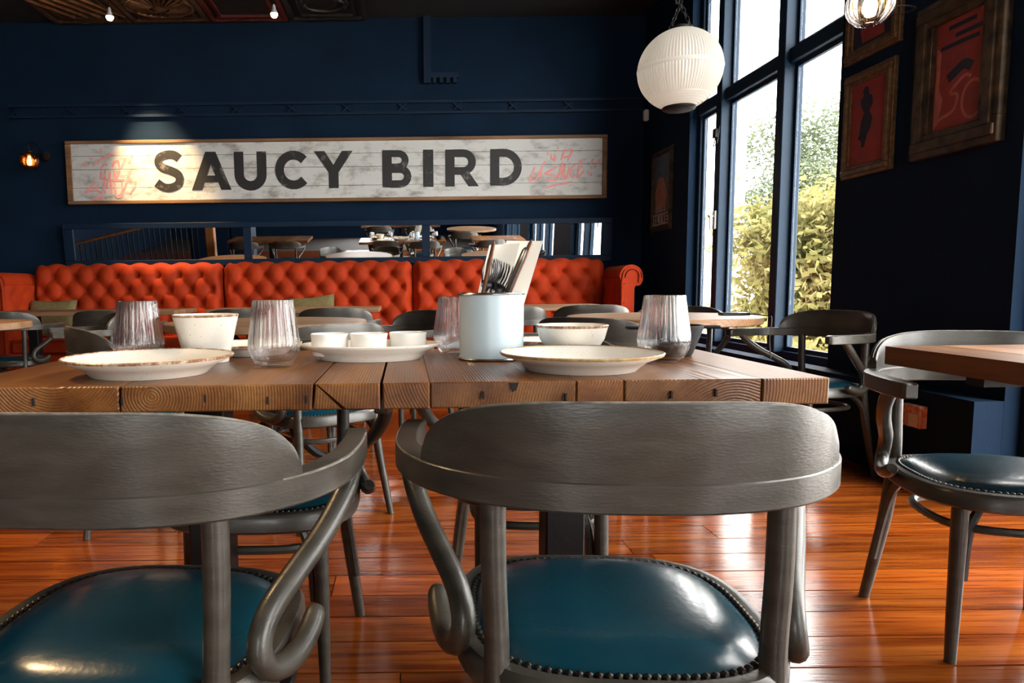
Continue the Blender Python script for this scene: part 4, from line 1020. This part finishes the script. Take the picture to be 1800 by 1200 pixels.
fixn(MB().lathe([(.001, .008), (.038, .009), (.058, .066), (.060, .069), (.0635, .069), (.063, .062), (.042, .004), (.039, .0005), (.001, .0005)], 4 * 12, (.60, 1.60, ZT), lambda a, z: 1 + .05 * abs(math.cos(2 * a)) ** 2).build('dish_body', 'black_dish', bd))
for s_ in (-1, 1): MB().cbox(.60 + s_ * .082 - .022, .60 + s_ * .082 + .022, 1.585, 1.615, ZT + .060, ZT + .067, .003).build('handle', 'black_dish', bd)

# cutlery tin with its contents
cx, cy = .188, 1.572; cr, chh = .071, .147
ct = thing('cutlery_tin', 'pale blue enamel tin holding cutlery and paper menus', 'tin', (cx, cy, ZT))
fixn(MB().lathe([(.001, .004), (cr - .003, .004), (cr - .003, chh - .004), (cr - .0005, chh - .004), (cr - .0005, .004), (cr - .003, .002), (.001, .002)], 64, (cx, cy, ZT)).build('tin_body', 'can', ct))
ringp = lambda z: [(cx + (cr) * math.cos(2 * PI * k / 64), cy + cr * math.sin(2 * PI * k / 64), ZT + z) for k in range(64)]
for z in (.0035, chh - .003): MB().tube(ringp(z), .0028, 8, closed=True).build('rolled_rim', 'steel', ct)
def local_thing(name, label, cat, base, tipv, twist=0, group=None):
    """Empty whose local +Z runs from base to tip"""
    t = thing(name, label, cat, base, 0, group); d = (Vector(tipv) - Vector(base)).normalized()
    q = d.to_track_quat('Z', 'Y'); t.rotation_mode = 'QUATERNION'; from mathutils import Quaternion
    t.rotation_quaternion = q @ Quaternion((0, 0, 1), R(twist)); return t
def sheet(label, x0, x1, y0, y1, z0, z1, tilt, yoff):
    m = MB(); rows_f = []
    for j in range(9):
        v = j / 8; r_ = []
        for i in range(9):
            u = i / 8; r_.append((x0 + (x1 - x0) * u + tilt * v, y0 + (y1 - y0) * v + .006 * math.sin(u * PI) * v, z0 + (z1 - z0) * v - .007 * u * v * yoff))
        rows_f.append(r_)
    back = [[(p[0], p[1] + .0008, p[2]) for p in r_] for r_ in rows_f]
    b = len(m.v); m.grid(rows_f); m.grid([r_[::-1] for r_ in back])
    return tag(m.build('paper_menu', 'paper'), label, 'menu', 'menus in the cutlery tin')
sheet('cream paper menu sheet standing tallest in the tin, behind the forks', cx - .032, cx + .050, cy + .030, cy + .046, ZT + .03, ZT + .262, .072, .2)
sheet('cream paper menu sheet at the left of the tin, behind the brown knife', cx - .056, cx + .012, cy + .018, cy + .036, ZT + .03, ZT + .252, .056, -.6)
def fork(base, tip, twist, label):
    t = local_thing('fork', label, 'fork', base, tip, twist, 'forks in the cutlery tin'); L_ = .2
    h = MB(); pts = [(0, 0, .0), (0, .0, .08), (0, 0, .14)]
    h.tube(pts, [.0045, .0035, .0028], 6); h.build('handle', 'gunmetal', t, world=False)
    n = MB(); n.grid([[(x * w, .002 - .006 * math.sin(PI * k / 6) , .138 + .005 * k) for x in (-1, -.3, .3, 1)] for k, w in enumerate((.003, .006, .010, .0115, .012, .012))])
    n.build('neck', 'gunmetal', t, world=False)
    for k in range(4):
        x = -.0105 + .007 * k
        MB().tube([(x, .002, .160), (x, -.004, .178), (x, -.002, .197), (x, .004, .210)], [.0019, .0018, .0015, .0006], 5).build('tine', 'gunmetal', t, world=False)
for k, (bx, tx, ty, tz, tw) in enumerate([(-.03, -.004, .004, .228, 70), (-.02, .006, .002, .215, 20), (-.028, .016, -.004, .212, -15), (-.035, .03, -.010, .21, 60), (-.04, .045, -.006, .225, 75)]):
    fork((cx + bx, cy - .015 + .004 * k, ZT + .012), (cx + tx, cy - .01 + ty, ZT + tz), tw, ['leftmost fork in the cutlery tin', 'second fork from the left in the cutlery tin', 'middle fork in the cutlery tin', 'fourth fork from the left in the cutlery tin', 'fork leaning furthest right in the cutlery tin'][k])
def knife(base, tip, twist, label, wooden=True, ln=.25):
    t = local_thing('table_knife', label, 'knife', base, tip, twist, 'knives in the cutlery tin')
    MB().cbox(-.0045, .0045, -.0012, .0012, 0, ln * .45, .0008).build('blade', 'steel', t, world=False)
    P = [(0, 0, ln * .44), (0, 0, ln * .55), (0, 0, ln * .85), (0, 0, ln * .97), (0, 0, ln)]
    b = MB(); b.tube(P, [.006, .0085, .0105, .009, .003], 10); b.v = [(p[0], p[1] * .45, p[2]) for p in b.v]
    b.build('handle', 'knife_wood' if wooden else 'gunmetal', t, world=False)
knife((cx - .05, cy - .025, ZT + .012), (cx + .002, cy - .02, ZT + .25), 0, 'brown-handled knife at the left in the cutlery tin')
knife((cx - .02, cy - .035, ZT + .012), (cx + .080, cy - .025, ZT + .25), 0, 'brown-handled knife leaning right in the cutlery tin', True, .268)
knife((cx - .028, cy - .045, ZT + .012), (cx + .068, cy - .040, ZT + .24), 20, 'dark steel knife leaning right in the cutlery tin', False, .25)

ph = thing('corded_gadget', 'small black gadget with a dangling cord on the round table by the window', 'gadget', (1.66, 3.60, .75))
MB().cbox(1.585, 1.735, 3.575, 3.625, .7505, .764, .005).build('body', 'phone', ph); MB().box(1.665, 1.71, 3.574, 3.626, .7635, .765).build('screen', 'steel', ph)
MB().tube(catmull([(1.72, 3.575, .757), (1.735, 3.52, .755), (1.74, 3.41, .752), (1.745, 3.395, .735), (1.738, 3.395, .64), (1.748, 3.395, .55)], 5), .003, 6).build('cord', 'phone', ph)

# ------------------------------------------------------------------ the room behind (seen in the mirror)
plank_table('plank_table', 'oak plank table behind the viewer, seen only in the mirror', -.95, .75, -1.9, -1.15, [rect(-.95 + .34 * k, -.95 + .34 * (k + 1) - .0015) for k in range(5)], 'tables seen in the mirror')
plank_table('plank_table', 'oak plank table at the left of the mirror reflection', -3.2, -1.75, .7, 1.45, [rect(-3.2 + .29 * k, -3.2 + .29 * (k + 1) - .0015) for k in range(5)], 'tables seen in the mirror')
round_table(1.35, -.35, .5, 'round table reflected at the right of the mirror')
for x, y, d, lab in ((-2.85, 1.62, 180, 'armchair reflected in the mirror, left side of the reflected table'), (-2.1, 1.62, 180, 'armchair reflected in the mirror, right side of the reflected table'),
                     (-.55, -.97, 180, 'armchair reflected in the mirror behind the viewer, left'), (.3, -.97, 180, 'armchair reflected in the mirror behind the viewer, right'), (1.15, .42, 185, 'armchair reflected in the mirror at the reflected round table')):
    chair(x, y, d, lab, GA)
bs = thing('stair_balustrade', 'sloping stair handrail with dark spindles seen in the left mirror pane', 'balustrade', (-4.6, 1.0, 0))
MB().tube([(-6.4, 1.0, .62), (-3.75, 1.0, 1.22)], .028, 10).build('handrail', 'post_wood', bs)
MB().cbox(-6.4, -3.75, .98, 1.02, .02, .08).build('bottom_rail', 'iron', bs)
for k in range(26):
    x = -6.35 + .1 * k; MB().tube([(x, 1.0, .06), (x, 1.0, .62 + (x + 6.4) * .2264)], .011, 6).build('spindle', 'iron', bs)
ps = thing('timber_post', 'orange varnished post seen in the left mirror pane', 'post', (-3.62, .95, 0))
MB().cbox(-3.70, -3.54, .87, 1.03, .001, 1.35, .012).build('shaft', 'post_wood', ps); MB().cbox(-3.72, -3.52, .85, 1.05, 1.35, 1.39, .008).build('cap', 'post_wood', ps)
sb = thing('dark_sideboard', 'dark cabinet beside the post in the mirror', 'cabinet', (-3.9, -1.3, 0))
MB().cbox(-4.6, -3.3, -1.6, -1.0, .001, 1.0, .006).build('body', 'navy_trim', sb); MB().cbox(-4.63, -3.27, -1.63, -.97, 1.0, 1.04, .006).build('top', 'table_far', sb)
for k in range(3): MB().cbox(-4.57 + .43 * k, -4.18 + .43 * k, -.999, -.98, .08, .94, .005).build('door', 'navy_trim', sb)
